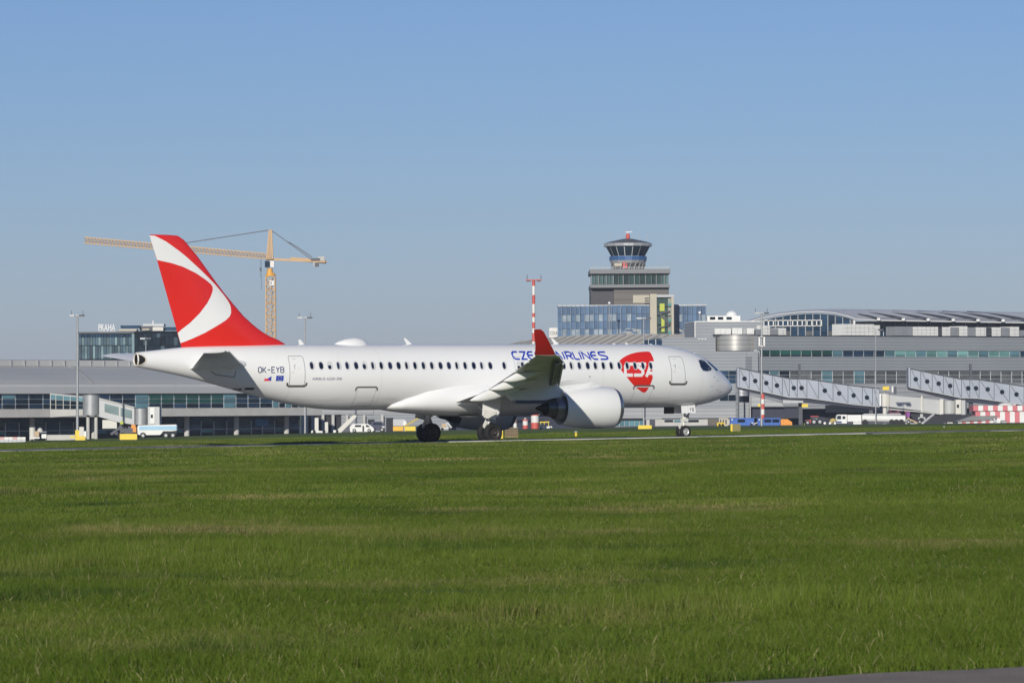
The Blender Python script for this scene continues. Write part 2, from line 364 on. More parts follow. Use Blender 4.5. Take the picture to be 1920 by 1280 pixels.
def scatter(y0, y1, step, nv, amp=1.0):
    pts = []; y = y0
    while y < y1:
        hw = y * .117 * 1.4 + 2; x = -hw
        while x < hw:
            X = x + random.uniform(-.5, .5) * step; Y = y + random.uniform(-.5, .5) * step
            q = (X - PO.x) * RG.x + (Y - PO.y) * RG.y; x += step
            if q < 9.0 and q > -13: continue
            if Y - step * .45 < road_y(X) and X > -14: continue
            t = vnoise(X, Y, .35, 1) * .5 + vnoise(X, Y * .6, .09, 2) * .5
            sz = (.45 + 1.25 * t ** 1.5) * amp
            if vnoise(X, Y, .16, 5) > .80: sz *= 1.45
            if q > 8 and q < 16: sz *= .3
            pts.append(((X, Y, G(X, Y)), random.randrange(nv), random.uniform(0, 6.283), sz))
        y += step
    return pts
near = [patch('grass_patch', .62, 520, .045, .125, .005, 10 + i) for i in range(6)] + [patch('grass_patch', .62, 300, .03, .09, .013, 90 + i) for i in range(2)] + [patch('grass_patch', .62, 330, .06, .20, .006, 95)]
mid = [patch('grass_patch', 1.3, 520, .05, .13, .014, 30 + i) for i in range(5)]
far = [patch('grass_patch', 3.2, 800, .04, .12, .035, 50 + i) for i in range(4)]
field('near_grass', 'tufts of green and straw coloured grass at the bottom of the photo', near, scatter(29.5, 78, .48, 9))
field('middle_grass', 'mown green grass in the middle of the field', mid, scatter(78, 150, 1.0, 5))
field('far_grass', 'smooth green grass reaching to the taxiway and beyond it', far, scatter(150, 380, 2.5, 4, .8))
from mathutils.geometry import tessellate_polygon
# ================================================================ AIRLINER
PL = thing('airliner', 'white twin engined airliner with red and white tail, taxiing across the grass field', 'airplane', PO, TH)
def AZ(px, py, r=0.0):
    d = ray(px, py); c = Vector((0, 0, H)); t = (r - (c - PO).dot(RG)) / d.dot(RG); p = c + d * t
    return AM - (p - PO).dot(HD), p.z
TOP = [(1372, 726.5), (1370.5, 721), (1367.6, 717), (1356.7, 704.5), (1346, 694.7), (1335, 686.5), (1324, 676.5), (1313, 669), (1302, 662), (1286, 656.5), (1264, 651), (1242, 647.3), (1220, 645.5), (1180, 645), (1150, 645), (900, 645), (640, 645), (560, 645.3), (480, 646.5), (400, 648.2), (341, 650.5), (300, 655.4), (252.5, 660.6)]
BOT = [(1372, 726.5), (1370.5, 732), (1366.5, 738), (1351, 747), (1329, 754.5), (1307.5, 759.7), (1285.6, 762), (1263.7, 763.2), (1220, 764), (1150, 764.2), (900, 766.5), (700, 768), (640, 769), (600, 767), (560, 761.5), (520, 753), (480, 742.5), (440, 731.5), (400, 720), (350, 707), (300, 696), (252.5, 687)]
tp = sorted(AZ(*p) for p in TOP); bt = sorted(AZ(*p) for p in BOT)
TA, TZ = zip(*tp); BA, BZ = zip(*bt); A0, A1 = TA[0], 38.6
def sec(a):
    a = max(A0, min(A1, a)); zt = interp(a, TA, TZ); zb = interp(a, BA, BZ)
    return (zt - zb) / 2 * interp(a, [0, 3, 27, 38.7], [.95, .95, .948, .80]), (zt - zb) / 2, (zt + zb) / 2
def smooth_sec():
    aa = [A0 + (A1 - A0) * t for t in np.linspace(0, 1, 600)]
    hw, hz, zc = (np.array(x) for x in zip(*[sec(a) for a in aa]))
    def sm(y, k):
        ker = np.hanning(2 * k + 1); ker /= ker.sum(); yp = np.r_[2 * y[0] - y[k:0:-1], y, 2 * y[-1] - y[-2:-k - 2:-1]]; return np.convolve(yp, ker, 'valid')
    out = []
    for y in (hw, hz, zc):
        s2 = sm(y, 22); s1 = sm(y, 8); wgt = np.clip((np.array(aa) - 1.0) / 3, 0, 1); w0 = np.clip((np.array(aa) - A0) / .8, 0, 1)
        out.append((s1 * (1 - wgt) + s2 * wgt) * w0 + y * (1 - w0))
    return aa, out
_aa, _o = smooth_sec()
def SEC(a): return tuple(float(np.interp(a, _aa, y)) for y in _o)
def FS(a, z, off=0.0):
    hw, hz, zc = SEC(a); s = max(-.998, min(.998, (z - zc) / hz)); r = hw * math.sqrt(1 - s * s)
    n = Vector((0, -r / hw ** 2, (s * hz) / hz ** 2)).normalized()
    return Vector((AM - a, -r, zc + s * hz)) + n * off
def FP(a, ph, off=0.0):
    hw, hz, zc = SEC(a); p = math.radians(ph); n = Vector((0, -math.cos(p) / hw, math.sin(p) / hz)).normalized()
    return Vector((AM - a, -hw * math.cos(p), zc + hz * math.sin(p))) + n * off
def SK(px, py):
    r = 1.7
    for _ in range(12):
        a, z = AZ(px, py, r); hw, hz, zc = SEC(a); s = max(-.999, min(.999, (z - zc) / hz)); r = .5 * r + .5 * hw * math.sqrt(1 - s * s)
    return a, z
# fuselage shell
st = [A0 + .002, A0 + .02, A0 + .06, A0 + .13, A0 + .24, A0 + .4, A0 + .6, A0 + .85] + list(np.arange(1.05, 7, .28)) + list(np.arange(7, 25, 1.2)) + list(np.arange(25, 38.6, .5)) + [38.6]
NR = 96; v = []; f = []
for a in st:
    hw, hz, zc = SEC(a)
    for k in range(NR):
        p = 6.283185 * k / NR; v.append((AM - a, -hw * math.cos(p), zc + hz * math.sin(p)))
f = [(i * NR + k, i * NR + (k + 1) % NR, (i + 1) * NR + (k + 1) % NR, (i + 1) * NR + k) for i in range(len(st) - 1) for k in range(NR)]
f.append(tuple(range(NR)))
M = MB(); M.v = v; M.f = f; FUS = M.build('fuselage', SKIN, PL, True)
def decal(name, polys, mt, fn, off, parent=None, da=.4, dz=.1, smooth=True):
    bm = bmesh.new()
    for P in polys:
        vs = [bm.verts.new((x, y, 0)) for x, y in P]
        if len(P) == 4: bm.faces.new(vs)
        else:
            for t in tessellate_polygon([[Vector((x, y, 0)) for x, y in P]]):
                try: bm.faces.new([vs[i] for i in t])
                except ValueError: pass
    xs = [q.co.x for q in bm.verts]; ys = [q.co.y for q in bm.verts]
    for lo, hi, d, nn in ((min(xs), max(xs), da, (1, 0, 0)), (min(ys), max(ys), dz, (0, 1, 0))):
        k = lo + d
        while k < hi:
            bmesh.ops.bisect_plane(bm, geom=bm.verts[:] + bm.edges[:] + bm.faces[:], plane_co=(k * nn[0], k * nn[1], 0), plane_no=nn); k += d
    V = [fn(q.co.x, q.co.y, off) for q in bm.verts]; bm.verts.index_update(); Fc = [tuple(q.index for q in g.verts) for g in bm.faces]; bm.free()
    return mesh(name, V, Fc, mt, parent or PL, smooth)
decal('exhaust_surround', [[(38.6, SEC(38.6)[2] + SEC(38.6)[1] * .96), (38.4, SEC(38.3)[2] + SEC(38.3)[1] * .8), (38.2, SEC(38.1)[2] + .18), (38.15, SEC(38)[2]), (38.2, SEC(38.1)[2] - .18), (38.4, SEC(38.3)[2] - SEC(38.3)[1] * .8), (38.6, SEC(38.6)[2] - SEC(38.6)[1] * .96)]], mat('titanium_ring', (.62, .58, .52), .5, 0, .08), FS, .004, da=.1)
decal('exhaust_mouth_shade', [[(38.6, SEC(38.6)[2] + .27), (38.42, SEC(38.4)[2] + .22), (38.27, SEC(38.3)[2] + .1), (38.24, SEC(38.2)[2]), (38.27, SEC(38.3)[2] - .1), (38.42, SEC(38.4)[2] - .22), (38.6, SEC(38.6)[2] - .27)]], PLUG, FS, .009, da=.1)  # dark patch on the skin stands in for the shaded exhaust hollow
# tail cone end with APU exhaust
hw, hz, zc = SEC(38.6)
M = MB(); n = 32
def ell(M, a, k, y0=0): return [(AM - a, -hw * k * math.cos(6.28318 * i / n), zc + hz * k * math.sin(6.28318 * i / n)) for i in range(n)]
v = ell(M, 38.6, 1) + ell(M, 38.66, .86) + ell(M, 38.6, .74)
M.add(v, [(i, (i + 1) % n, n + (i + 1) % n, n + i) for i in range(n)] + [(n + i, n + (i + 1) % n, 2 * n + (i + 1) % n, 2 * n + i) for i in range(n)])
M.build('exhaust_ring', mat('titanium_ring', (.62, .58, .52), .5, 0, .08), PL, True)
M = MB(); v = ell(M, 38.6, .74) + ell(M, 38.1, .6)
M.add(v, [(i, (i + 1) % n, n + (i + 1) % n, n + i) for i in range(n)] + [tuple(range(n, 2 * n))]); M.build('auxiliary_exhaust', PLUG, PL, True)
# surface decals -----------------------------------------------------------
def strip(pts, w, closed=False):
    n = len(pts); P = [Vector(p) for p in pts]; L = []; R = []
    for i in range(n):
        a = P[i - 1] if (i > 0 or closed) else None; b = P[(i + 1) % n] if (i < n - 1 or closed) else None
        d1 = (P[i] - a).normalized() if a else (b - P[i]).normalized(); d2 = (b - P[i]).normalized() if b else d1
        n1 = Vector((-d1.y, d1.x)); n2 = Vector((-d2.y, d2.x)); mm = (n1 + n2)
        if mm.length < .3: mm = n1
        mm.normalize(); k = w / 2 / max(.45, mm.dot(n1)); L.append(P[i] + mm * k); R.append(P[i] - mm * k)
    rng_ = range(n if closed else n - 1)
    return [[tuple(L[i]), tuple(L[(i + 1) % n]), tuple(R[(i + 1) % n]), tuple(R[i])] for i in rng_]
def oval(cx, cy, rx, ry, n=18, e=2.4):
    o = []
    for i in range(n):
        c, s = math.cos(6.28318 * i / n), math.sin(6.28318 * i / n)
        o.append((cx + rx * math.copysign(abs(c) ** (2 / e), c), cy + ry * math.copysign(abs(s) ** (2 / e), s)))
    return o
def rrect(x0, x1, y0, y1, r, n=4):
    o = []
    for cx, cy, a0 in ((x1 - r, y1 - r, 0), (x0 + r, y1 - r, 90), (x0 + r, y0 + r, 180), (x1 - r, y0 + r, 270)):
        for i in range(n + 1): t = math.radians(a0 + 90 * i / n); o.append((cx + r * math.cos(t), cy + r * math.sin(t)))
    return o
# cabin windows
wpx = [589, 605.6, 622.5, 639, 655.4, 671, 687.5, 703, 718.7, 734.6, 750.4, 766, 781, 797, 812.5, 828, 843.7, 858.5, 874, 890, 905.4, 921.7, 947, 974]
wa = [28.66 - .5375 * i for i in range(22)] + [AZ(947, 685, 1.7)[0], AZ(974.5, 686, 1.7)[0]] + [28.66 - .5375 * i for i in range(25, 42)]
for side in (1, -1):
    fn = FS if side > 0 else (lambda a, z, off: (lambda p: Vector((p.x, -p.y, p.z)))(FS(a, z, off)))
    for i, a in enumerate(wa):
        if i == 24: pass
        o = decal('cabin_window', [oval(a, 4.285, .165, .235)], FRAMEG, fn, .004, da=.2, dz=.12)
        decal('window_reveal', [oval(a + .005, 4.285, .135, .205)], SHADE, fn, .007, o, da=.2, dz=.12)
        sh = {3: 0, 2: .16, 6: .10, 23: .2, 27: 0}.get(i, 0)
        if i in (1, 5, 9, 10, 15, 16, 19, 21, 26, 29, 32): dx, rx = .0, .12
        elif i in (3, 7, 11, 17, 20, 25, 30): dx, rx = .035, .08
        else: dx, rx = .03, .10
        z1 = 4.285 + .19 - sh; z0 = 4.285 - .19
        decal('window_pane', [oval(a + dx, (z0 + z1) / 2, rx, (z1 - z0) / 2)], PANE, fn, .010, o, da=.2, dz=.12)
# doors
def door(name, x0, x1, zt, zb, lab, sill=True):
    o = decal(name, [rrect(x0, x1, zb, zt, .12)], WHITE, FS, .006, da=.3, dz=.08)
    decal('door_seal', strip(rrect(x0, x1, zb, zt, .12), .035, True), SEAL, FS, .010, o)
    decal('door_handle', strip([(lerp(x0, x1, .68), lerp(zb, zt, .55)), (lerp(x0, x1, .68), lerp(zb, zt, .68)), (lerp(x0, x1, .60), lerp(zb, zt, .70))], .035), SEAL, FS, .011, o)
    for fx, fz, lx in ((.5, .9, .22), (.72, .48, .12), (.35, .6, .06), (.33, .57, .05), (.7, .42, .16)): decal('door_marking', strip([(lerp(x0, x1, fx), lerp(zb, zt, fz)), (lerp(x0, x1, fx) + lx, lerp(zb, zt, fz))], .02), mat('stencil_grey', (.45, .45, .45), .5, 0, 0), FS, .012, o)
    if sill: decal('door_sill', strip([(x0 - .12, zb + .14), (x0 - .10, zb + .02), (x0 + .0, zb - .05), (x1, zb - .05), (x1 + .10, zb + .02), (x1 + .12, zb + .14)], .10), KICK, FS, .014, o)
    return o
a0, z0 = SK(570.5, 722); a1, _ = SK(541.5, 722); _, zt = SK(556, 667.5)
door('passenger_door', a0, a1, zt, z0, '')
a0, z0 = SK(1284, 718.5); a1, _ = SK(1258.5, 718.5); _, zt = SK(1268, 668.5)
door('passenger_door', a0, a1, zt, z0, '')
a0, _ = SK(984, 690); a1, _ = SK(966, 690); _, zt = SK(975, 669); _, zb = SK(975, 703)
decal('overwing_exit', strip(rrect(a0, a1, zb, zt, .12), .02, True), SEAL, FS, .006)
for x0, x1, y in ((668, 707.5, 725.5), (1189, 1226.5, 722.8)):
    a1, z = SK(x0, y); a0, _ = SK(x1, y); d = .2
    decal('cargo_door_sill', strip([(a0 - .02, z - d), (a0, z - .06), (a0 + .09, z), (a1 - .09, z), (a1, z - .06), (a1 + .02, z - d)], .075), KICK, FS, .013)
    decal('cargo_door', strip([(a0 + .08, z), (a0 + .08, z - 1.05), (a1 - .08, z - 1.05), (a1 - .08, z)], .014), SEAL, FS, .008)
for x0, x1, y in ((437, 452, 729.7), (459, 476, 728.3)):
    a1, z = SK(x0, y + (-.8)); a0, z2 = SK(x1, y + 1.0); decal('belly_vent', [rrect(a0, a1, (z + z2) / 2 - .06, (z + z2) / 2 + .06, .05)], DGREY, FS, .012)
# panel joints of the skin
for a in (3.0, 5.2, 9.9, 24.4, 29.9, 34.2):
    hw, hz, zc = SEC(a); decal('skin_joint', strip([(a, zc + hz * .97 * math.sin(t)) for t in np.linspace(-1.45, 1.45, 24)], .012), mat('joint_line', (.52, .52, .51), .5, 0, 0), FS, .003)
# windscreen
cw = [(1310.2, 676), (1315, 674.8), (1320.6, 676.6), (1327, 683), (1333.7, 690.3), (1332.6, 693.6), (1325, 695.4), (1318.4, 694), (1314, 688)]
P = [SK(*p) for p in cw]; cxm = sum(p[0] for p in P) / len(P); czm = sum(p[1] for p in P) / len(P)
for sg in (1, -1):
    fn = FS if sg > 0 else (lambda a, z, off: (lambda p: Vector((p.x, -p.y, p.z)))(FS(a, z, off)))
    o = decal('cockpit_side_window', [[(cxm + (x - cxm) * 1.12, czm + (y - czm) * 1.12) for x, y in P]], mat('windscreen_frame', (.30, .33, .38), .4, 0, 0), fn, .006)
    decal('window_pane', [P], mat('cockpit_glass', (.01, .02, .045), .05, 0, .2, 2), fn, .011, o)
    fp = (lambda a, ph, off: FP(a, ph, off)) if sg > 0 else (lambda a, ph, off: (lambda p: Vector((p.x, -p.y, p.z)))(FP(a, ph, off)))
    decal('windscreen', [[(1.06, 87), (1.95, 87), (2.1, 66), (2.2, 46), (1.62, 34), (1.28, 52)]], mat('cockpit_glass', (.01, .02, .045), .05), fp, .008, da=.15, dz=4)
# lettering ---------------------------------------------------------------
def tdecal(name, body, x0, x1, yt, yb, mt, off=.008, fn=FS):
    v, f = text_mesh(body, 1); aL, zb = SK(x0, yb); aR, _ = SK(x1, yb); _, zt = SK((x0 + x1) / 2, yt)
    return decal(name, [[(lerp(aL, aR, v[i][0]), lerp(zb, zt, v[i][1])) for i in q] for q in f], mt, fn, off, da=5, dz=.2)
tdecal('type_lettering', 'AIRBUS A220-300', 585.5, 641, 707.5, 712.3, NAVY)
GL = {'C': [[(1, 1), (.3, 1), (0, .75), (0, .25), (.3, 0), (1, 0)]], 'Z': [[(0, 1), (1, 1), (.05, 0), (1, 0)]],
 'E': [[(1, 1), (.35, 1), (0, .7), (0, .3), (.35, 0), (1, 0)], [(.1, .53), (.85, .53)]], 'H': [[(0, 1), (0, 0)], [(1, 1), (1, 0)], [(.08, .52), (.92, .52)]],
 'A': [[(0, 0), (.5, 1), (1, 0)], [(.24, .36), (.76, .36)]], 'I': [[(.5, 1), (.5, 0)]],
 'R': [[(0, 0), (0, 1), (.7, 1), (.95, .85), (.95, .65), (.7, .48), (.12, .48)], [(.5, .42), (1, 0)]], 'L': [[(0, 1), (0, .15), (.2, 0), (1, 0)]],
 'N': [[(0, 0), (0, 1), (1, 0), (1, 1)]], 'S': [[(1, 1), (.25, 1), (0, .88), (0, .66), (.25, .56), (.78, .46), (1, .33), (1, .13), (.75, 0), (0, 0)]]}
slots = [('C', 963.5, 975), ('Z', 978.5, 989), ('E', 992, 1003.5), ('C', 1007, 1019), ('H', 1023, 1034), ('A', 1042, 1055), ('I', 1057, 1061), ('R', 1064, 1075), ('L', 1078, 1087), ('I', 1088.5, 1092), ('N', 1095, 1107), ('E', 1110.5, 1121.5), ('S', 1126, 1140)]
GL2 = {'O': [[(.3, 1), (.7, 1), (1, .8), (1, .2), (.7, 0), (.3, 0), (0, .2), (0, .8), (.3, 1)]], 'K': [[(0, 1), (0, 0)], [(1, 1), (.1, .42)], [(.32, .5), (1, 0)]], '-': [[(.05, .5), (.95, .5)]],
 'E': [[(1, 1), (0, 1), (0, 0), (1, 0)], [(.1, .52), (.8, .52)]], 'Y': [[(0, 1), (.5, .5), (1, 1)], [(.5, .46), (.5, 0)]], 'B': [[(0, 0), (0, 1), (.75, 1), (1, .85), (1, .65), (.8, .53), (.1, .53)], [(.8, .50), (1, .36), (1, .14), (.75, 0), (.1, 0)]]}
_, zb = SK(508, 698.3); _, zt = SK(508, 688)
for i, ch in enumerate('OK-EYB'):
    x0 = 484.5 + 8.35 * i; aL, _ = SK(x0, 693); aR, _ = SK(x0 + 5.9, 693)
    for n_, pl in enumerate(GL2[ch]): decal('registration_letter', strip([(lerp(aL, aR, x), lerp(zb, zt, y)) for x, y in pl], .048), NAVY, FS, .008 + .002 * n_, dz=.15)
_, zb = SK(1050, 673.3); _, zt = SK(1050, 659.8); k = 0
for ch, x0, x1 in slots:
    polys = []; aL, _ = SK(x0, 673); aR, _ = SK(x1, 673)
    for n_, pl in enumerate(GL[ch]):
        o = decal('title_letter', strip([(lerp(aL, aR, x), lerp(zb, zt, y)) for x, y in pl], .095), BLUE, FS, .008 + .003 * n_, dz=.12)
def zz(x, y): return SK(x / 10.67 + 1100, y / 10.67 + 640)
heart = [(630, 425), (660, 385), (700, 345), (760, 303), (830, 268), (900, 242), (980, 222), (1060, 209), (1150, 202), (1225, 200), (1260, 210), (1285, 235), (1310, 285), (1335, 345), (1352, 420), (1352, 520), (1345, 620), (1325, 715), (1300, 795), (1270, 870), (1240, 930), (1190, 1000), (1165, 1018), (1140, 1022), (1112, 1014), (990, 925), (930, 868), (860, 785), (790, 700), (700, 590), (655, 510)]
decal('emblem', [[zz(*p) for p in heart]], RED, FS, .0025, dz=.08, da=.3)
for i, pl in enumerate(([(985, 452), (800, 452), (772, 500), (772, 640), (795, 672), (922, 672)], [(1190, 452), (1030, 452), (1008, 480), (1060, 530), (1120, 575), (1128, 630), (1095, 672), (945, 672)],
                        [(1192, 705), (1285, 430), (1325, 430), (1340, 705)], [(1242, 632), (1330, 632)])):
    decal('emblem_letter', strip([zz(*p) for p in pl], .185), WHITE, FS, .0040 + .0012 * i, dz=.08)
decal('emblem_band', [[zz(955, 886), zz(1262, 886), zz(1247, 915), zz(982, 915)]], WHITE, FS, .0045, dz=.08)
a1, zb = SK(495, 714); a0, zt = SK(509, 705)
fl = decal('national_flag', [[(a1, zb), (a0, zb), (a0, (zb + zt) / 2), (a1, (zb + zt) / 2)]], mat('flag_red', (.75, .06, .09), .4, 0, 0), FS, .006)
decal('flag_triangle', [[(a0, zb), (a0, zt), ((a0 * .45 + a1 * .55), (zb + zt) / 2)]], BLUE, FS, .010, fl)
a1, zb = SK(517, 714); a0, zt = SK(532, 704); ca, cz = (a0 + a1) / 2, (zb + zt) / 2
fl = decal('union_flag', [[(a1, zb), (a0, zb), (a0, zt), (a1, zt)]], BLUE, FS, .006)
decal('flag_stars', [oval(ca + .10 * math.cos(t), cz + .10 * math.sin(t), .016, .016, 5) for t in np.linspace(0, 5.76, 12)], mat('star_yellow', (.75, .62, .08), .4, 0, 0), FS, .010, fl)
for x, y, wx, wy in ((1339, 706.6, 1.2, 1.4), (1345.5, 713.2, 3.2, .5), (1334.5, 723.5, 3, .4), (1345, 730.6, 1.8, .8), (1350, 733.5, 3, .45), (1336.5, 745.8, .9, 1.3), (1263.5, 685, .7, 1.5), (1105.8, 705.8, 1.6, 1.4)):
    a, z = SK(x, y); decal('sensor_probe', [oval(a, z, wx / 30, wy / 33, 10)], SEAL, FS, .012)
# fin ---------------------------------------------------------------------
FZ = [5.0] + [0] * 0
LEp = [(535, 645.5), (528.6, 639.5), (515, 635), (501, 628), (487, 619), (473.6, 608), (456, 592), (439, 572), (420, 549), (405, 529), (388, 505.5), (370.5, 480.8), (358, 466), (348, 453.5), (341, 446), (333, 442)]
TEp = [(280, 437.2), (339.6, 649)]
le = sorted([(AZ(*p)[1], AZ(*p)[0]) for p in LEp]); te = sorted([(AZ(*p)[1], AZ(*p)[0]) for p in TEp])
def fle(z): return interp(z, [q[0] for q in le], [q[1] for q in le])
def fte(z):
    (z0, a0), (z1, a1) = te; return a0 + (a1 - a0) * (z - z0) / (z1 - z0)
FTOP = AZ(296, 438)[1]
def half(t, tc): return tc * 5 * (.2969 * math.sqrt(max(t, 0)) - .126 * t - .3516 * t * t + .2843 * t ** 3 - .1036 * t ** 4)
def fin_c(z): return min(5.6, fte(z) - fle(z))
def fin_r(a, z):
    L = fle(z); T = fte(z); t = (a - L) / (T - L); c = min(T - L, 4.6); return max(.004, half(max(0, min(1, t)), .105) * c + .01)
zs = list(np.linspace(5.05, le[-1][0], 30)); M = MB(); v = []; nt_ = 22
ts = [.5 * (1 - math.cos(math.pi * i / nt_)) for i in range(nt_ + 1)]
for z in zs:
    L, T = (fle(z), fte(z))
    ring = [(AM - (L + (T - L) * t), -fin_r(L + (T - L) * t, z), z) for t in ts] + [(AM - (L + (T - L) * t), fin_r(L + (T - L) * t, z), z) for t in ts[-2:0:-1]]
    v += ring
n = len(ring)
# curved fin cap
L, T = fle(zs[-1]), fte(zs[-1])
for k, (dl, dz) in enumerate(((.2, .02), (.6, .04))):
    L2 = L + dl
    z = zs[-1] + dz; c2 = .75 if k == 0 else .3
    v += [(AM - (L2 + (T + .02 * k - L2) * t), -fin_r(L + (T - L) * t, zs[-1]) * c2, z) for t in ts] + [(AM - (L2 + (T - L2) * t), fin_r(L + (T - L) * t, zs[-1]) * c2, z) for t in ts[-2:0:-1]]
R_ = len(zs) + 2
M.v = v; M.f = [(i * n + k, i * n + (k + 1) % n, (i + 1) * n + (k + 1) % n, (i + 1) * n + k) for i in range(R_ - 1) for k in range(n)] + [tuple((R_ - 1) * n + k for k in range(n))]
FIN = M.build('tail_fin', RED, PL, True)
sw = [(437, 109), (446, 113), (470, 122), (500, 137), (530, 153), (600, 205), (640, 238), (680, 275), (720, 312), (760, 351), (800, 392), (840, 440), (865, 475), (876, 498), (880, 518), (879, 545), (870, 563), (850, 582), (820, 602), (740, 651), (680, 680), (640, 697), (606, 707), (592, 652), (618, 632), (660, 598), (710, 545), (750, 490), (770, 452), (781, 420), (781, 400), (770, 384), (740, 360), (690, 326), (620, 291), (560, 271), (478, 254)]
pts = [AZ(130 + x / 2.91, 400 + y / 2.91, .15) for x, y in sw]
pts = [(min(a, fte(min(z, FTOP)) - .012), min(z, zs[-1] - .01)) for a, z in pts]
for sg in (1, -1): decal('tail_swoosh', [pts], WHITE, (lambda a, z, off, sg=sg: Vector((AM - a, -sg * (fin_r(a, z) + off), z))), .006, dz=.25, da=.3)
# horizontal stabilisers
def surf(name, secs, mt, sg, tc, parent=None, n=14, up=None):
    """secs: (r, leA, leZ, teA, teZ, nr, nz) thickness direction (nr,nz)"""
    ts = [.5 * (1 - math.cos(math.pi * i / n)) for i in range(n + 1)]; v = []
    for s_ in secs:
        r, la, lz, ta, tz = s_[:5]; nr, nz = (s_[5], s_[6]) if len(s_) > 5 else (0, 1); rT = s_[7] if len(s_) > 7 else r
        c = abs(ta - la); tk = s_[8] if len(s_) > 8 else tc
        for t, sgn in [(t, 1) for t in ts] + [(t, -.75) for t in ts[-2:0:-1]]:
            h = (half(t, tk) * c + .006) * sgn; v.append((AM - lerp(la, ta, t), -sg * (lerp(r, rT, t) + nr * h), lerp(lz, tz, t) + nz * h))
    k_ = 2 * n; M = MB(); M.v = v
    M.f = [(i * k_ + k, i * k_ + (k + 1) % k_, (i + 1) * k_ + (k + 1) % k_, (i + 1) * k_ + k) for i in range(len(secs) - 1) for k in range(k_)] + [tuple(range(k_)), tuple((len(secs) - 1) * k_ + k for k in range(k_))]
    return M.build(name, mt, parent or PL, True)
for sg in (1, -1):
    surf('horizontal_stabilizer', [(.55, 32.5, 4.33, 35.65, 4.10), (1.2, 32.95, 4.38, 35.85, 4.15), (5.9, 36.1, 4.97, 37.6, 4.86), (6.15, 36.45, 5.0, 37.74, 4.90)], WHITE, sg, .10)
    surf('stabilizer_leading_edge', [(1.0, 32.68, 4.37, 33.35, 4.34), (1.3, 32.9, 4.40, 33.5, 4.38), (6.0, 36.12, 5.01, 36.45, 4.98)], WHITE, sg, .3)
    M = MB(); M.lathe([(-.5, .02), (-.35, .14), (0, .24), (.5, .26), (1.2, .18), (1.6, .02)], (0, 0, 0), 'x', 16)
    M.v = [(AM - 32.9 + -x, -sg * (1.02 + y * .7), 4.36 + z) for x, y, z in M.v]; M.build('root_fairing', WHITE, PL, True)
    # swept tail seal plate under the stabiliser
    decal('stabilizer_seal', strip([(33.1, 4.0), (33.15, 3.66), (34.2, 3.82), (34.5, 4.0)], .05), SEAL, FS if sg > 0 else (lambda a, z, off: (lambda p: Vector((p.x, -p.y, p.z)))(FS(a, z, off))), .012)
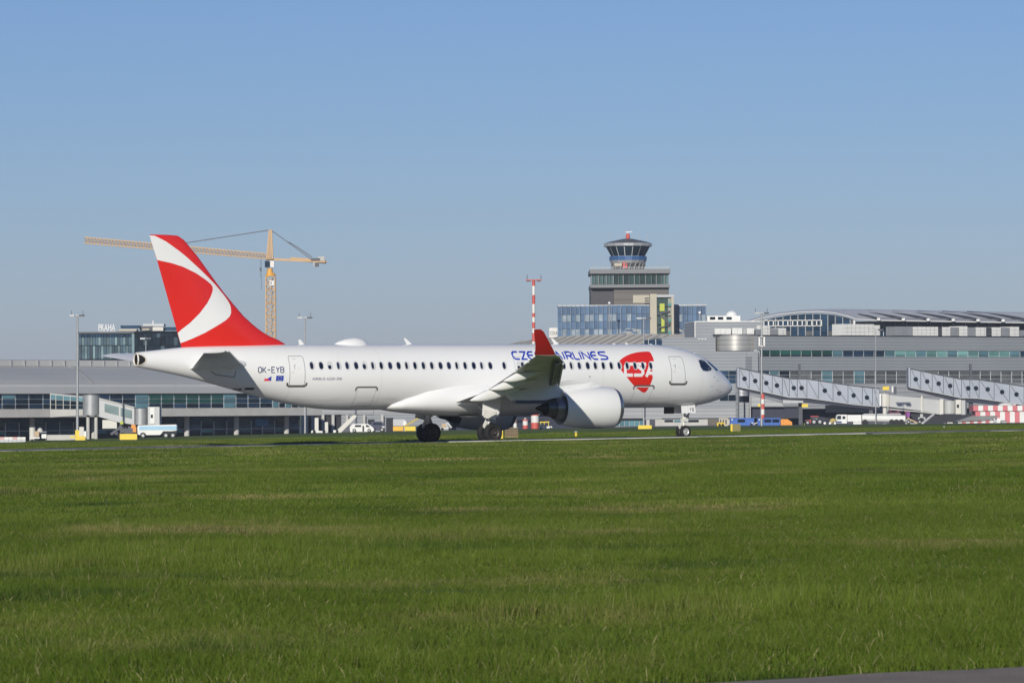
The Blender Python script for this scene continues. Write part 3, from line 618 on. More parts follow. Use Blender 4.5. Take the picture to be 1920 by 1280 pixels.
# wings -------------------------------------------------------------------
def LEa(r): return 15.1 + (r - 4.8) * .592
def LEz(r): return 3.10 + (r - 4.7) * .127
def TEa(r): return 19.95 + (r - 2.2) * .06 if r < 5.7 else 20.16 + (r - 5.7) * .303
def TEz(r): return 2.26 + (r - 2.2) * .166
rs = [1.2, 2.2, 4, 5.7, 8, 10.5, 13, 15, 16.35]
for sg in (1, -1):
    def sct(r, f0, f1, dz=0):
        la, lz, ta, tz = LEa(r), LEz(r), TEa(r), TEz(r); return (r, lerp(la, ta, f0), lerp(lz, tz, f0) + dz, lerp(la, ta, f1), lerp(lz, tz, f1) + dz)
    wg = surf('wing', [sct(r, 0, .835 if r < 14.6 else 1.0, .05) + (0, 1, r, lerp(.15, .13, r / 16)) for r in [1.2, 2.2, 4, 5.7, 8, 10.5, 13, 14.5, 14.6, 15.4, 16.35]], GREYP, sg, .14, n=18)
    surf('flap', [sct(r, .79, 1.0, -.03) for r in (2.15, 4, 5.6)], GREYP, sg, .16)
    surf('flap', [sct(r, .79, 1.0, -.03) for r in (5.75, 8, 10.5, 11.9)], GREYP, sg, .16)
    surf('aileron', [sct(r, .79, 1.0, .01) for r in (12.0, 13.3, 14.55)], GREYP, sg, .14)
    # winglet
    wl = [(16.36, LEa(16.35), LEz(16.35) + .05, TEa(16.35) + .1, TEz(16.35) + .01, 0, 1), (16.6, 22.38, 4.72, 23.66, 4.70, -.45, .89), (16.8, 22.62, 4.93, 23.76, 4.90, -.7, .71), (17.1, 23.05, 5.32, 23.93, 5.28, -.8, .6), (17.45, 23.62, 5.88, 24.22, 5.85, -.8, .6), (17.53, 23.85, 6.0, 24.28, 5.99, -.8, .6)]
    surf('winglet', wl[1:], DRED, sg, .10); surf('wing_tip', wl[:2], GREYP, sg, .12)
    # slats drooped ahead of the leading edge, with their tracks in the gap
    for r0, r1 in ((6.9, 9.9), (10.0, 13.0), (13.1, 15.7)):
        M = MB(); k = 8; v = []
        for r in (r0, r1):
            for t in range(k + 1):
                u = t / k; v.append((AM - (LEa(r) + .14 - .40 * math.sin(u * 1.9)), -sg * r, LEz(r) + .20 - .50 * u - .0))
            for t in range(k, -1, -1):
                u = t / k; v.append((AM - (LEa(r) + .17 - .33 * math.sin(u * 1.9)), -sg * r, LEz(r) + .16 - .46 * u))
        n2 = 2 * (k + 1); M.v = v; M.f = [(i, (i + 1) % n2, n2 + (i + 1) % n2, n2 + i) for i in range(n2)] + [tuple(range(n2)), tuple(range(n2, 2 * n2))]
        sl_ = M.build('slat', GREYP, PL, True)
        M = MB()
        for r in np.arange(r0 + .25, r1, .62): M.beam((AM - (LEa(r) - .22), -sg * r, LEz(r) - .20), (AM - (LEa(r) + .25), -sg * r, LEz(r) - .05), .07, .05)
        M.build('slat_track', METAL, sl_)
        M = MB(); q = []
        for r in (r0, r1): q += [(AM - LEa(r) - .02, -sg * r, LEz(r) - .13), (AM - LEa(r) - .42, -sg * r, LEz(r) - .24)]
        q2 = [(x, y, z - .015) for x, y, z in q]; M.add(q + q2, [(0, 1, 3, 2), (4, 6, 7, 5), (0, 4, 5, 1), (2, 3, 7, 6), (0, 2, 6, 4), (1, 5, 7, 3)]); M.build('slat_gap_shade', DGREY, PL)  # dark strip under the leading edge stands in for the slat gap's shade
        M = MB()
        for k2, r in enumerate(np.arange(r0 + .15, r1, .42)): M.beam((AM - LEa(r) + .04, -sg * r, LEz(r) - .17), (AM - LEa(r) - .34, -sg * (r + .12), LEz(r) - .25), .09 if k2 % 2 else .05, .03)
        M.build('slat_bracket', WHITE, PL)
    # flap track fairings
    for r, ta, tz in ((6.35, 21.5, 2.34), (9.1, 21.88, 2.92), (11.7, 22.6, 3.36)):
        k_ = {6.35: 1.0, 9.1: .92, 11.7: .8}[r]; M = MB(); v = []; n = 14; zw = TEz(r)
        for t, w_, zt_, zb_ in ((0, .02, tz + .02, tz - .02), (.25, .12, lerp(tz, zw, .3), tz - .05), (.6, .19, lerp(tz, zw, .62), tz - .07), (1.0, .22, lerp(tz, zw, .93), tz - .05), (1.5, .22, zw + .0, tz + .03), (2.1, .2, zw + .04, lerp(tz, zw, .35)), (2.8, .12, zw + .06, lerp(tz, zw, .7)), (3.2, .03, zw + .06, zw - .02)):
            for k in range(n):
                an = 6.28318 * k / n; c, s = math.cos(an), math.sin(an)
                v.append((AM - ta + t * k_, -sg * r + w_ * k_ * math.copysign(abs(c) ** .7, c), (zt_ + zb_) / 2 + (zt_ - zb_) / 2 * s))
        M.v = v; M.f = [(i * n + k, i * n + (k + 1) % n, (i + 1) * n + (k + 1) % n, (i + 1) * n + k) for i in range(7) for k in range(n)] + [tuple(range(n)), tuple(range(7 * n, 8 * n))]
        M.build('flap_track_fairing', WHITE, PL, True)
    # engine
    ex, ey, ez = AM, -sg * 5.72, (1.91 if sg > 0 else 1.77)
    M = MB(); M.lathe([(-14.2, .90), (-15.3, .905), (-15.36, .925), (-14.9, 1.0), (-14.3, 1.095), (-13.6, 1.155), (-12.9, 1.18), (-12.3, 1.17), (-12.05, 1.14)], (ex, ey, ez), 'x', 64, cap=False)
    en = M.build('engine_cowl', WHITE, PL, True)
    M = MB(); M.lathe([(-12.05, 1.141), (-11.9, 1.10), (-11.78, 1.05), (-11.73, .99), (-11.78, .93), (-11.95, .89), (-12.6, .87)], (ex, ey, ez), 'x', 64, cap=False); M.build('intake_lip', METAL, en, True)
    M = MB(); M.lathe([(-12.6, .88), (-12.62, .02)], (ex, ey, ez), 'x', 48); M.build('intake_fan', PLUG, en)
    M = MB(); M.lathe([(-12.6, .3), (-12.2, .16), (-12.05, .01)], (ex, ey, ez), 'x', 24); M.build('spinner', DGREY, en, True)
    M = MB(); M.lathe([(-14.3, .89), (-14.35, .6)], (ex, ey, ez), 'x', 48, cap=False); M.build('fan_duct', PLUG, en)
    M = MB(); M.lathe([(-14.2, .70), (-15.0, .73), (-15.4, .70), (-15.75, .60), (-15.78, .57)], (ex, ey, ez - .02), 'x', 48, cap=False); M.build('core_cowl', mat('core_metal', (.24, .245, .26), .3, .7, .15, 2), en, True)
    M = MB(); M.lathe([(-15.6, .56), (-16.1, .47), (-16.3, .43), (-16.28, .40), (-15.8, .42)], (ex, ey, ez - .02), 'x', 48, cap=False); M.build('exhaust_nozzle', DMETAL, en, True)
    M = MB(); M.lathe([(-15.8, .36), (-16.4, .25), (-16.9, .06), (-16.95, .01)], (ex, ey, ez - .02), 'x', 24); M.build('exhaust_plug', PLUG, en, True)
    M = MB()
    for s2 in (-.17, .17):
        for k in range(3): M.beam((AM - 14.35, ey + s2 * 3.2, ez + .55 - .55 * k), (AM - 15.5, ey + s2 * 3.2, ez + .5 - .5 * k), .03, .05)
    # pylon
    side = [(12.5, 3.02), (13.2, 3.32), (14.6, 3.42), (15.6, 3.30), (17.4, 3.0), (18.9, 2.72), (18.5, 2.32), (17.2, 2.34), (16.0, 2.42), (15.2, 2.55), (14.0, 2.8)]
    M = MB(); n = len(side); wd = [.05, .16, .24, .26, .26, .10, .08, .22, .25, .25, .2]
    M.v = [(AM - a, ey - w_, z) for (a, z), w_ in zip(side, wd)] + [(AM - a, ey + w_, z) for (a, z), w_ in zip(side, wd)]
    M.f = [tuple(range(n)), tuple(range(2 * n - 1, n - 1, -1))] + [(k, n + k, n + (k + 1) % n, (k + 1) % n) for k in range(n)]; M.build('pylon', GREYP, PL)
    M = MB(); M.box(AM - 18.3, AM - 15.0, ey - .16, ey + .16, 2.14, 2.34); M.build('pylon_heat_shield', mat('heat_shield', (.10, .11, .15), .35, .6, .2, 2), PL)
# wing to body fairing
prof = [(23.75, .02, .02, 2.02), (23.3, .95, .34, 2.10), (22.6, 1.35, .62, 2.22), (21.4, 1.72, .95, 2.36), (19.8, 1.95, 1.18, 2.42), (18, 2.03, 1.26, 2.44), (16, 2.04, 1.27, 2.44), (14, 2.02, 1.22, 2.44), (12.6, 1.96, 1.05, 2.46), (11.3, 1.86, .75, 2.52), (10.2, 1.72, .4, 2.6), (9.4, 1.5, .1, 2.65)]
M = MB(); n = 48; v = []
for a, hw_, hz_, zc_ in prof:
    for k in range(n):
        an = 6.28318 * k / n; c, s = math.cos(an), math.sin(an); e = .78
        v.append((AM - a, hw_ * math.copysign(abs(c) ** e, c), zc_ + hz_ * math.copysign(abs(s) ** (e if s < 0 else 1), s) * (.78 if s < 0 else 1)))
M.v = v; M.f = [(i * n + k, i * n + (k + 1) % n, (i + 1) * n + (k + 1) % n, (i + 1) * n + k) for i in range(len(prof) - 1) for k in range(n)] + [tuple(range(n))]
fr_ = M.build('wing_body_fairing', WHITE, PL, True)
# landing gear ------------------------------------------------------------
def tyre(parent, x, y, z, R, wd, mt=TYRE, rm=RIM):
    M = MB(); r = R
    M.lathe([(-wd * .42, r * .58), (-wd * .5, r * .72), (-wd * .46, r * .9), (-wd * .32, r * .98), (0, r), (wd * .32, r * .98), (wd * .46, r * .9), (wd * .5, r * .72), (wd * .42, r * .58)], (x, y, z), 'y', 40, cap=False)
    M.build('tyre', mt, parent, True)
    M = MB(); M.lathe([(-wd * .42, r * .585), (-wd * .36, r * .5), (-wd * .22, r * .42), (-wd * .22, r * .22), (-wd * .5, r * .14), (-wd * .5, .001)], (x, y, z), 'y', 32, cap=False)
    M.lathe([(wd * .42, r * .585), (wd * .36, r * .5), (wd * .22, r * .42), (wd * .22, r * .22), (wd * .5, r * .14), (wd * .5, .001)], (x, y, z), 'y', 32, cap=False)
    for k in range(8):
        an = k * .785; M.cyl((x + r * .32 * math.cos(an), y - wd * .24, z + r * .32 * math.sin(an)), (x + r * .32 * math.cos(an), y + wd * .24, z + r * .32 * math.sin(an)), r * .05, n=8)
    M.build('wheel_rim', rm, parent, True)
for sg in (1, -1):
    M = MB(); y = -sg * 3.36
    M.cyl((-.05, y, .54), (-.02, y, 1.35), .10); M.cyl((-.02, y, 1.3), (.0, y + sg * .12, 2.9), .16)
    M.cyl((0, y - .42, .54), (0, y + .42, .54), .09); M.beam((.35, y + sg * .0, .75), (.1, y, 1.4), .07); M.beam((-.35, y, .9), (-.05, y, 1.45), .09, .16); M.beam((-.38, y, .92), (-.02, y, .6), .07, .14)
    M.beam((0, y, 1.5), (.1, y + sg * 1.7, 2.2), .10); M.beam((.25, y, .9), (.25, y - sg * .2, 1.15), .16, .1)
    lg = M.build('main_landing_gear', GEARW, PL, True); tag(lg)
    for d in (-.36, .36): tyre(lg, 0, y + d, .54, .54, .40, rm=RIMD)
    M = MB(); M.beam((.02, y - sg * .46, .54), (.02, y - sg * .60, .54), .07); M.build('wheel_hub', METAL, lg)
    # leg door: tall outer plate, lower hinged plate catching the light
    M = MB(); M.add([(-.55, y - sg * .28, 2.35), (.62, y - sg * .28, 2.45), (.42, y - sg * .30, 1.42), (-.62, y - sg * .30, 1.50), (-.55, y - sg * .23, 2.35), (.62, y - sg * .23, 2.45), (.42, y - sg * .25, 1.42), (-.62, y - sg * .25, 1.50)],
        [(0, 1, 2, 3), (7, 6, 5, 4), (0, 4, 5, 1), (1, 5, 6, 2), (2, 6, 7, 3), (3, 7, 4, 0)]); M.build('gear_door', WHITE, lg)
    M = MB(); M.add([(-.58, y - sg * .34, 1.86), (.22, y - sg * .36, 1.72), (.12, y - sg * .48, 1.22), (-.62, y - sg * .46, 1.40), (-.58, y - sg * .29, 1.86), (.22, y - sg * .31, 1.72), (.12, y - sg * .43, 1.22), (-.62, y - sg * .41, 1.40)],
        [(0, 1, 2, 3), (7, 6, 5, 4), (0, 4, 5, 1), (1, 5, 6, 2), (2, 6, 7, 3), (3, 7, 4, 0)]); M.build('gear_door', GEARW, lg)
    M = MB(); M.box(-1.0, 1.0, y - .5, y + .6, 1.6, 2.3) if False else None
# wheel well openings in the belly
M = MB(); M.lathe([(0, .62), (.06, .60)], (0, -1.25, 1.42), 'z', 28); M.lathe([(0, .62), (.06, .60)], (0, 1.25, 1.42), 'z', 28); M.build('wheel_well', DGREY, PL)
NX = AM - 3.35; nz = .13
M = MB(); M.cyl((NX, 0, nz + .36), (NX + .06, 0, nz + 1.05), .07); M.cyl((NX + .05, 0, nz + 1.0), (NX + .12, 0, 2.1), .10); M.cyl((NX, -.26, nz + .36), (NX, .26, nz + .36), .06)
M.beam((NX - .28, 0, nz + .62), (NX + .02, 0, nz + 1.0), .07, .12); M.beam((NX - .28, 0, nz + .62), (NX - .02, 0, nz + .4), .06, .12); M.beam((NX + .1, 0, nz + 1.1), (NX + .9, 0, 2.0), .08)
M.box(NX - .05, NX + .22, -.2, .2, nz + .95, nz + 1.12)
ng = M.build('nose_landing_gear', GEARW, PL, True)
for d in (-.21, .21): tyre(ng, NX, d, nz + .36, .36, .21)
M = MB(); M.cyl((NX + .2, -.12, nz + 1.22), (NX + .28, -.12, nz + 1.22), .09); M.cyl((NX + .2, .12, nz + 1.22), (NX + .28, .12, nz + 1.22), .09); M.build('taxi_light', METAL, ng)
def plate(name, x0, x1, y, z0, z1, mt, tilt=0):
    M = MB(); M.add([(x0, y, z1), (x1, y, z1), (x1, y + tilt, z0), (x0, y + tilt, z0), (x0, y + .03, z1), (x1, y + .03, z1), (x1, y + tilt + .03, z0), (x0, y + tilt + .03, z0)],
        [(0, 1, 2, 3), (7, 6, 5, 4), (0, 4, 5, 1), (1, 5, 6, 2), (2, 6, 7, 3), (3, 7, 4, 0)]); return M.build(name, mt, ng)
a0, z1 = AZ(1277.5, 760.5, .5); a1, z0 = AZ(1303.5, 774.5, .5); am_ = AZ(1289.5, 770, .5)[0]
plate('nose_gear_door', AM - a0, AM - am_ - .012, -.5, z0, z1 + .05, WHITE, -.05); plate('nose_gear_door', AM - am_ + .012, AM - a1, -.5, z0 + .02, z1 + .05, WHITE, -.05)
plate('nose_gear_door', AM - a0, AM - a1, .47, z0, z1 + .05, WHITE, .05)
b0, y0 = AZ(1257, 762, .3); b1, y1 = AZ(1277, 776, .3)
plate('nose_gear_door', AM - b0 + .05, AM - b1, .42, z0 - .02, 2.05, DGREY, .03)  # far aft door, its shade painted in as a near-black colour
v, f = text_mesh('YB', 1); xa = AM - AZ(1292.5, 767, .53)[0]; xb = AM - AZ(1301.5, 767, .53)[0]; za = AZ(1297, 771, .53)[1]; zb_ = AZ(1297, 764, .53)[1]
mesh('door_lettering', [(lerp(xa, xb, a), -.5 - .05 * (z1 + .05 - lerp(za, zb_, b)) / (z1 + .05 - z0) - .006, lerp(za, zb_, b)) for a, b in v], f, mat('black_lettering', (.03, .03, .035), .5, 0, 0), ng)
# roof antennas and satellite dome
a0, _ = AZ(627, 645); a1, _ = AZ(690, 645); M = MB(); n = 20; v = []
for t, w_, h_ in ((0, .02, .02), (.03, .14, .12), (.1, .3, .25), (.25, .42, .36), (.45, .45, .40), (.7, .4, .31), (.9, .22, .16), (1, .03, .03)):
    for k in range(n):
        an = 3.14159 * k / (n - 1); v.append((AM - lerp(a1, a0, t), w_ * math.cos(an), 5.40 + (h_ + .06) * math.sin(an) if True else 0))
M.v = v; M.f = [(i * n + k, i * n + k + 1, (i + 1) * n + k + 1, (i + 1) * n + k) for i in range(7) for k in range(n - 1)]; M.build('satellite_dome', WHITE, PL, True)
for x, h_, sw_ in ((566, .28, .12), (768, .36, .3), (1044, .36, .3), (1152, .07, .02), (1176, .10, .04), (1221, .07, .0), (1302.5, .12, .05)):
    a, z = AZ(x, 645); z = SEC(a)[2] + SEC(a)[1] - .03; M = MB(); b_ = .17 if h_ > .2 else .1
    M.add([(AM - a - b_, -.02, z), (AM - a + b_, -.02, z), (AM - a - sw_ + .03, -.015, z + h_), (AM - a - sw_ - .10, -.015, z + h_), (AM - a - b_, .02, z), (AM - a + b_, .02, z), (AM - a - sw_ + .03, .015, z + h_), (AM - a - sw_ - .10, .015, z + h_)],
        [(0, 1, 2, 3), (7, 6, 5, 4), (0, 4, 5, 1), (1, 5, 6, 2), (2, 6, 7, 3), (3, 7, 4, 0)]); M.build('antenna', WHITE, PL)
# ================================================================ BACKGROUND MATERIALS
WALL = clad('grey_cladding', (.27, .29, .31), .58); WALL2 = clad('pale_cladding', (.34, .35, .36), .8); WALLD = clad('dark_cladding', (.20, .21, .23), .9)
ROOF = mat('roof_sheet', (.52, .52, .49), .5, .2, .08, .05); CONC = mat('pale_concrete', (.50, .49, .46), .8, 0, .12, .5); BEIGE = mat('beige_render', (.50, .455, .36), .85, 0, .1, .3)
GD = mat('dark_glass', (.010, .022, .035), .12, 0, .4, .8, spec=.22); GN = mat('navy_glass', (.018, .045, .085), .12, 0, .3, .5, spec=.25); GT = mat('teal_glass', (.10, .21, .25), .1, 0, .2, .4)
GG = mat('green_glass', (.014, .075, .062), .08, 0, .2, .4); GB = mat('blue_glass', (.10, .165, .265), .12, 0, .2, .4); GBL = mat('blue_glass_with_blinds', (.28, .34, .39), .2, 0, .3, 1.2); GMINT = mat('mint_glass', (.16, .33, .31), .15, 0, .15, .3)
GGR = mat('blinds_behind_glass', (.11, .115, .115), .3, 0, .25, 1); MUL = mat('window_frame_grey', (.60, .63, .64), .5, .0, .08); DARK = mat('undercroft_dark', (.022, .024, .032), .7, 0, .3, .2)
YEL = mat('yellow_paint', (.75, .55, .03), .45, 0, .08); ORA = mat('orange_paint', (.72, .28, .03), .5, 0, .1); BLU = mat('blue_paint', (.025, .11, .42), .45, 0, .1); IVORY = mat('ivory_panel', (.62, .60, .54), .55, 0, .08)
STEEL = mat('galvanised_steel', (.38, .39, .40), .5, .4, .12, 1); STEELD = mat('dark_steel', (.07, .075, .09), .5, .3, .2, 1); BWH = mat('bright_white_panel', (.72, .72, .69), .5, 0, .06, .5)
WRED = mat('warning_red', (.58, .10, .08), .55, 0, .1, 1); WWH = mat('warning_white', (.72, .71, .68), .55, 0, .1, 1); TG = mat('tyre_far', (.02, .02, .02), .8, 0, .2); CRY = mat('crane_yellow', (.55, .34, .15), .5, 0, .15, .5)
PINK = mat('faded_red', (.58, .16, .18), .6, 0, .1, .6); GLV = mat('vehicle_glass', (.02, .03, .045), .08, 0, .2); REDV = mat('red_vehicle_paint', (.45, .04, .03), .45, 0, .1); SKYB = mat('pale_blue_livery', (.30, .52, .70), .45, 0, .1, .5)
def pane_row(T, bounds, rows, mats, v0=-.12, d=.10, par=None, gap=1.3, zref=None, gy=.7):
    """glass panes between pixel columns bounds and pixel rows; mats(i,j)"""
    for i in range(len(bounds) - 1):
        for j in range(len(rows) - 1):
            zr = zref or (bounds[0] + bounds[-1]) / 2
            z1, z0 = T.Z(zr, rows[j] + gy, v0), T.Z(zr, rows[j + 1] - gy, v0); ym = (rows[j] + rows[j + 1]) / 2
            box('window_pane', mats(i, j), T.U(bounds[i] + gap, v0, ym), T.U(bounds[i + 1] - gap, v0, ym), v0, v0 + d, z0, z1, par or T.root)
# ================================================================ LEFT PIER
P1 = Fr('terminal_pier', 'long grey terminal pier with a curved metal roof, behind the tail of the airliner', 'building', 0, 655, 46)
xr = 604; zr = 300
U0, U1 = P1.U(-220), P1.U(xr)
def Z1(y, x=200, v=0): return P1.Z(x, y, v)
zs_ = {k: Z1(k, 200) for k in (813, 806, 797, 790, 781, 765.5, 737.5)}
M = MB(); M.box(U0, U1, 0, .8, zs_[781], zs_[765.5]); M.build('fascia', CONC, P1.root)
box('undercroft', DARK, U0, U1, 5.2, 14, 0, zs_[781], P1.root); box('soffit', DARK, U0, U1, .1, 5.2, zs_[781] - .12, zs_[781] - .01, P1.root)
box('upper_wall', MUL, U0, U1, 0, 1, zs_[765.5] + .003, zs_[737.5], P1.root)
# roof: curved vault cut as a profile going back
def zat(y, v): return P1.Z(200, y, v)
prof_ = [(-.5, zs_[737.5] - .003), (-.5, zs_[737.5] + .12), (1.2, zat(722.5, 1.2)), (1.35, zat(721, 1.35)), (3.0, zat(712, 3)), (5.5, zat(703, 5.5)), (9, zat(694, 9)), (13, zat(687.5, 13)), (13.1, zat(676, 13.1)), (14, zat(675, 14)), (24, zat(675, 24)), (24, zs_[737.5])]
M = MB(); nP = len(prof_); M.v = [(U0, v_, z_) for v_, z_ in prof_] + [(U1, v_, z_) for v_, z_ in prof_]
M.f = [(k, k + 1, nP + k + 1, nP + k) for k in range(nP - 1)] + [tuple(range(nP)), tuple(range(2 * nP - 1, nP - 1, -1))]; M.build('roof', ROOF, P1.root)
box('gutter', MUL, U0, U1, 1.0, 1.2, zat(723.6, 1.2), zat(721.8, 1.2), P1.root)
M = MB()
for k in range(34): u = lerp(U0, U1, k / 33); M.box(u, u + .14, 12.9, 13.05, zat(687, 13), zat(676, 13))
M.box(U0, U1, 12.85, 13.08, zat(687.6, 13), zat(686.6, 13)); M.build('parapet_frame', STEEL, P1.root)
M = MB(); pr = [P1.pt(x, y, v_) for x, y, v_ in ((128, 687.6, 12.6), (140, 689, 11.2), (150, 695, 8.0), (160, 703, 5.1), (168, 711, 3.0), (175, 719, 1.5))]
for a_, b_ in zip(pr, pr[1:]): M.beam(a_, b_, .16, .12)
M.build('roof_seam_glint', STEEL, P1.root)  # bar along the roof seam, standing in for its curved reflection
bl = [-207, -184, -161, -138, -115, -92, -69, -45, -20, 4, 29, 54, 80.5, 94.5]; br = [182, 205.7, 229.8, 253.8, 279, 302.6, 326, 349.7, 373, 396, 419.5, 442.5, 465, 487.5, 511, 523, 535, 547, 560, 572]
def m1(i, j): return GT if (i in (2, 9) and j == 0) else (GD, GN, GD)[(i + j) % 3]
def m2(i, j): return GT if i in (3, 10, 14, 16, 18) else (GG if 4 <= i <= 9 and j < 2 else (GD if (i + j) % 2 else GN))
rr = [737.8, 747.3, 756.3, 765.3]
pane_row(P1, bl, rr, m1, -.14, zref=200); pane_row(P1, [94.5, 118, 141, 163, 182], rr, m1, -.14, zref=200); pane_row(P1, br, rr, m2, -.14, zref=200)
LT = mat('lower_teal_glass', (.10, .27, .30), .2, 0, .3, .6); LN = mat('lower_navy_glass', (.045, .10, .15), .2, 0, .3, .6)
low = [-40, -16, 9, 35, 60, 85, 111, 137]; low2 = [345, 376, 400, 424, 446, 470, 491, 514, 535, 560]
box('lower_glazing_frame', MUL, U0, U1, 2.9, 3.1, .05, zs_[790], P1.root) if False else None
for bs in (low, [150, 176, 202, 228, 254, 280, 306, 330, 345], low2):
    pane_row(P1, bs, [785, 797, 805.5], lambda i, j: (GN, LT, GG, LT, GN, LT)[(i * 2 + j) % 6] if j == 0 else (LN, GN)[i % 2], 5.0, zref=200)
    pane_row(P1, bs, [806.5, 813], lambda i, j: (LN, LT, GN)[i % 3], 5.0, zref=200)
M = MB()
for x in low + low2: M.box(P1.U(x, 5) - .06, P1.U(x, 5) + .06, 4.86, 4.97, .1, Z1(790, 200, 5))
M.box(U0, U1, 4.85, 4.95, Z1(806.6, 200, 5), Z1(805.4, 200, 5)); M.build('transom', MUL, P1.root)
for x in (60, 176, 350, 443, 537): M = MB(); u = P1.U(x, 3.6); M.cyl((u, 3.6, 0), (u, 3.6, zs_[781] - .15), .42, n=14); M.build('pillar', CONC, P1.root)
box('blue_screen', mat('blue_lit_screen', (.02, .14, .34), .3, 0, .3, 1), P1.U(478, 4.8), P1.U(503, 4.8), 4.7, 4.82, P1.Z(490, 798, 4.8), P1.Z(490, 785.5, 4.8), P1.root)
# projecting glazed corner
P1b = Fr('glazed_gate_link', 'glazed corridor jutting from the pier towards the left boarding bridge', 'building', 94, 652, -28)
z1, z0 = P1b.Z(96, 737), P1b.Z(96, 782); uE = P1b.U(163)
M = MB(); zd = [P1b.Z(163, 744.5), P1b.Z(163, 778)]
M.add([(0, 0, z0), (uE, 0, zd[1]), (uE, 0, zd[0]), (0, 0, z1), (0, 2.5, z0), (uE, 2.5, zd[1]), (uE, 2.5, zd[0]), (0, 2.5, z1)], CF and [(0, 1, 2, 3), (7, 6, 5, 4), (0, 4, 5, 1), (3, 2, 6, 7), (1, 5, 6, 2), (0, 3, 7, 4)]); M.build('corridor_shell', CONC, P1b.root)
bx_ = [95, 105, 119, 132, 145, 157]
for i in range(5):
    for j in range(3):
        t0, t1 = (bx_[i] + .8 - 94) / 69, (bx_[i + 1] - .8 - 94) / 69; f0 = .05 + j * .21; q = []
        for t, ff in ((t0, f0 + .19), (t1, f0 + .19), (t1, f0), (t0, f0)):
            zt_ = lerp(z1, zd[0], t); zb_ = lerp(z0, zd[1], t); q.append((lerp(0, uE, t), zt_ + (zb_ - zt_) * ff))
        M = MB(); M.v = [(a, -.06, b) for a, b in q] + [(a, -.01, b) for a, b in q]; M.f = [(0, 1, 2, 3), (7, 6, 5, 4), (0, 4, 5, 1), (1, 5, 6, 2), (2, 6, 7, 3), (3, 7, 4, 0)]
        M.build('window_pane', GT if j == 0 else GD, P1b.root)
# left boarding bridge
J = Fr('boarding_bridge', 'grey boarding bridge with glazed tunnel under the tail, its white cab facing right', 'boarding bridge', 170, 632, 0)
def cyl(T, name, mt, x, yt, yb, rpx, v, n=20):
    c = T.pt(x, yt, v); b = T.Z(x, yb, v) if yb else 0; r = rpx * (T.O.y + v) / F; M = MB(); M.cyl((c.x, v, b), (c.x, v, c.z), r, n=n); return M.build(name, mt, T.root, True)
cyl(J, 'rotunda', STEEL, 171, 739, 778, 16, 0); cyl(J, 'rotunda_roof', STEELD, 171, 738, 740, 17, 0)
for x in (165, 180): cyl(J, 'column', CONC, x, 778.2, None, 3.2, 0)
def slab(T, name, mt, pts, v0, v1, parent=None):
    P = T.poly(pts, v0); M = MB(); M.prism(P, v0, v1); return M.build(name, mt, parent or T.root)
slab(J, 'tunnel', STEEL, [(186, 747), (252, 764), (252, 796), (225, 792), (186, 781)], -1.4, 1.4)
for a, b in ((196, 222), (226, 247)):
    ya, yb = 747 + (a - 186) * .257, 747 + (b - 186) * .257
    slab(J, 'tunnel_window', mat('greenish_glass', (.16, .22, .22), .15, 0, .2), [(a, ya + 6.5), (b, yb + 6.5), (b, yb + 22), (a, ya + 22)], -1.5, -1.42)
slab(J, 'top_rail', CONC, [(186, 745.5), (252, 762.5), (252, 765), (186, 748)], -1.55, -1.41)
cyl(J, 'cab_rotunda', STEEL, 264, 765.5, 796, 13, -.5)
J.box('cab', STEEL, 277, 762.5, 299, 796, -2.4, 1.2); J.box('cab_door', BWH, 281, 763.5, 290, 794, -2.5, -2.41); J.box('cab_window', GLV, 282.5, 777, 286.5, 783, -2.57, -2.51)
J.box('service_box', IVORY, 192, 787, 219, 803, -1.2, 1.2)
M = MB(); M.beam(J.pt(208, 814, -1.5), J.pt(232, 796, -1.5), .35); M.beam(J.pt(216, 814, .5), J.pt(240, 797, .5), .35); M.build('stair', STEELD, J.root)
M = MB()
for x in (228, 244): M.box(J.U(x) - .3, J.U(x) + .3, -.3, .3, .6, J.Z(x, 793))
M.box(J.U(222), J.U(250), -.9, .9, .5, 1.1); M.build('wheel_truss', STEELD, J.root)
M = MB()
for x in (228, 244):
    for v_ in (-.8, .8): M.cyl((J.U(x), v_ - .2, .5), (J.U(x), v_ + .2, .5), .5, n=16)
M.build('wheels', TG, J.root); J.box('orange_motor', ORA, 246, 796, 254, 806, -1.5, -.8)
# ================================================================ MIDDLE BUILDING under the fuselage
P2 = Fr('link_building', 'low grey terminal link seen in the gap under the fuselage, darker behind the main wheels', 'building', 575, 730, 8)
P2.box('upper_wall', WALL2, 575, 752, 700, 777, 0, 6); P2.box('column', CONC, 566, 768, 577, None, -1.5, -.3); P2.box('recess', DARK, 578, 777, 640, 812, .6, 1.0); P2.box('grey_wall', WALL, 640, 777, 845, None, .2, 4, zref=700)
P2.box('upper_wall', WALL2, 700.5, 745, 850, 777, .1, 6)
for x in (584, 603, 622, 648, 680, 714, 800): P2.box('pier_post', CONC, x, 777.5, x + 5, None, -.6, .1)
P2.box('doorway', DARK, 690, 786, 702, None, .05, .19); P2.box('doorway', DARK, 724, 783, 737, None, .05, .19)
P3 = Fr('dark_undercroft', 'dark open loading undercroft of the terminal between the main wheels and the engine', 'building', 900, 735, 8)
P3.box('back_wall', mat('navy_shade', (.014, .02, .045), .6, 0, .3, .1), 845, 768, 1150, None, 3, 5); P3.box('upper_wall', WALL, 845, 735, 1150, 767.8, 0, 6)  # undercroft shade is painted into the near-black navy wall
P3.box('white_pipe', WWH, 962, 774.5, 1012, 777, -.5, -.2); P3.box('canopy_post', STEELD, 905, 768, 908, None, 0, .4)
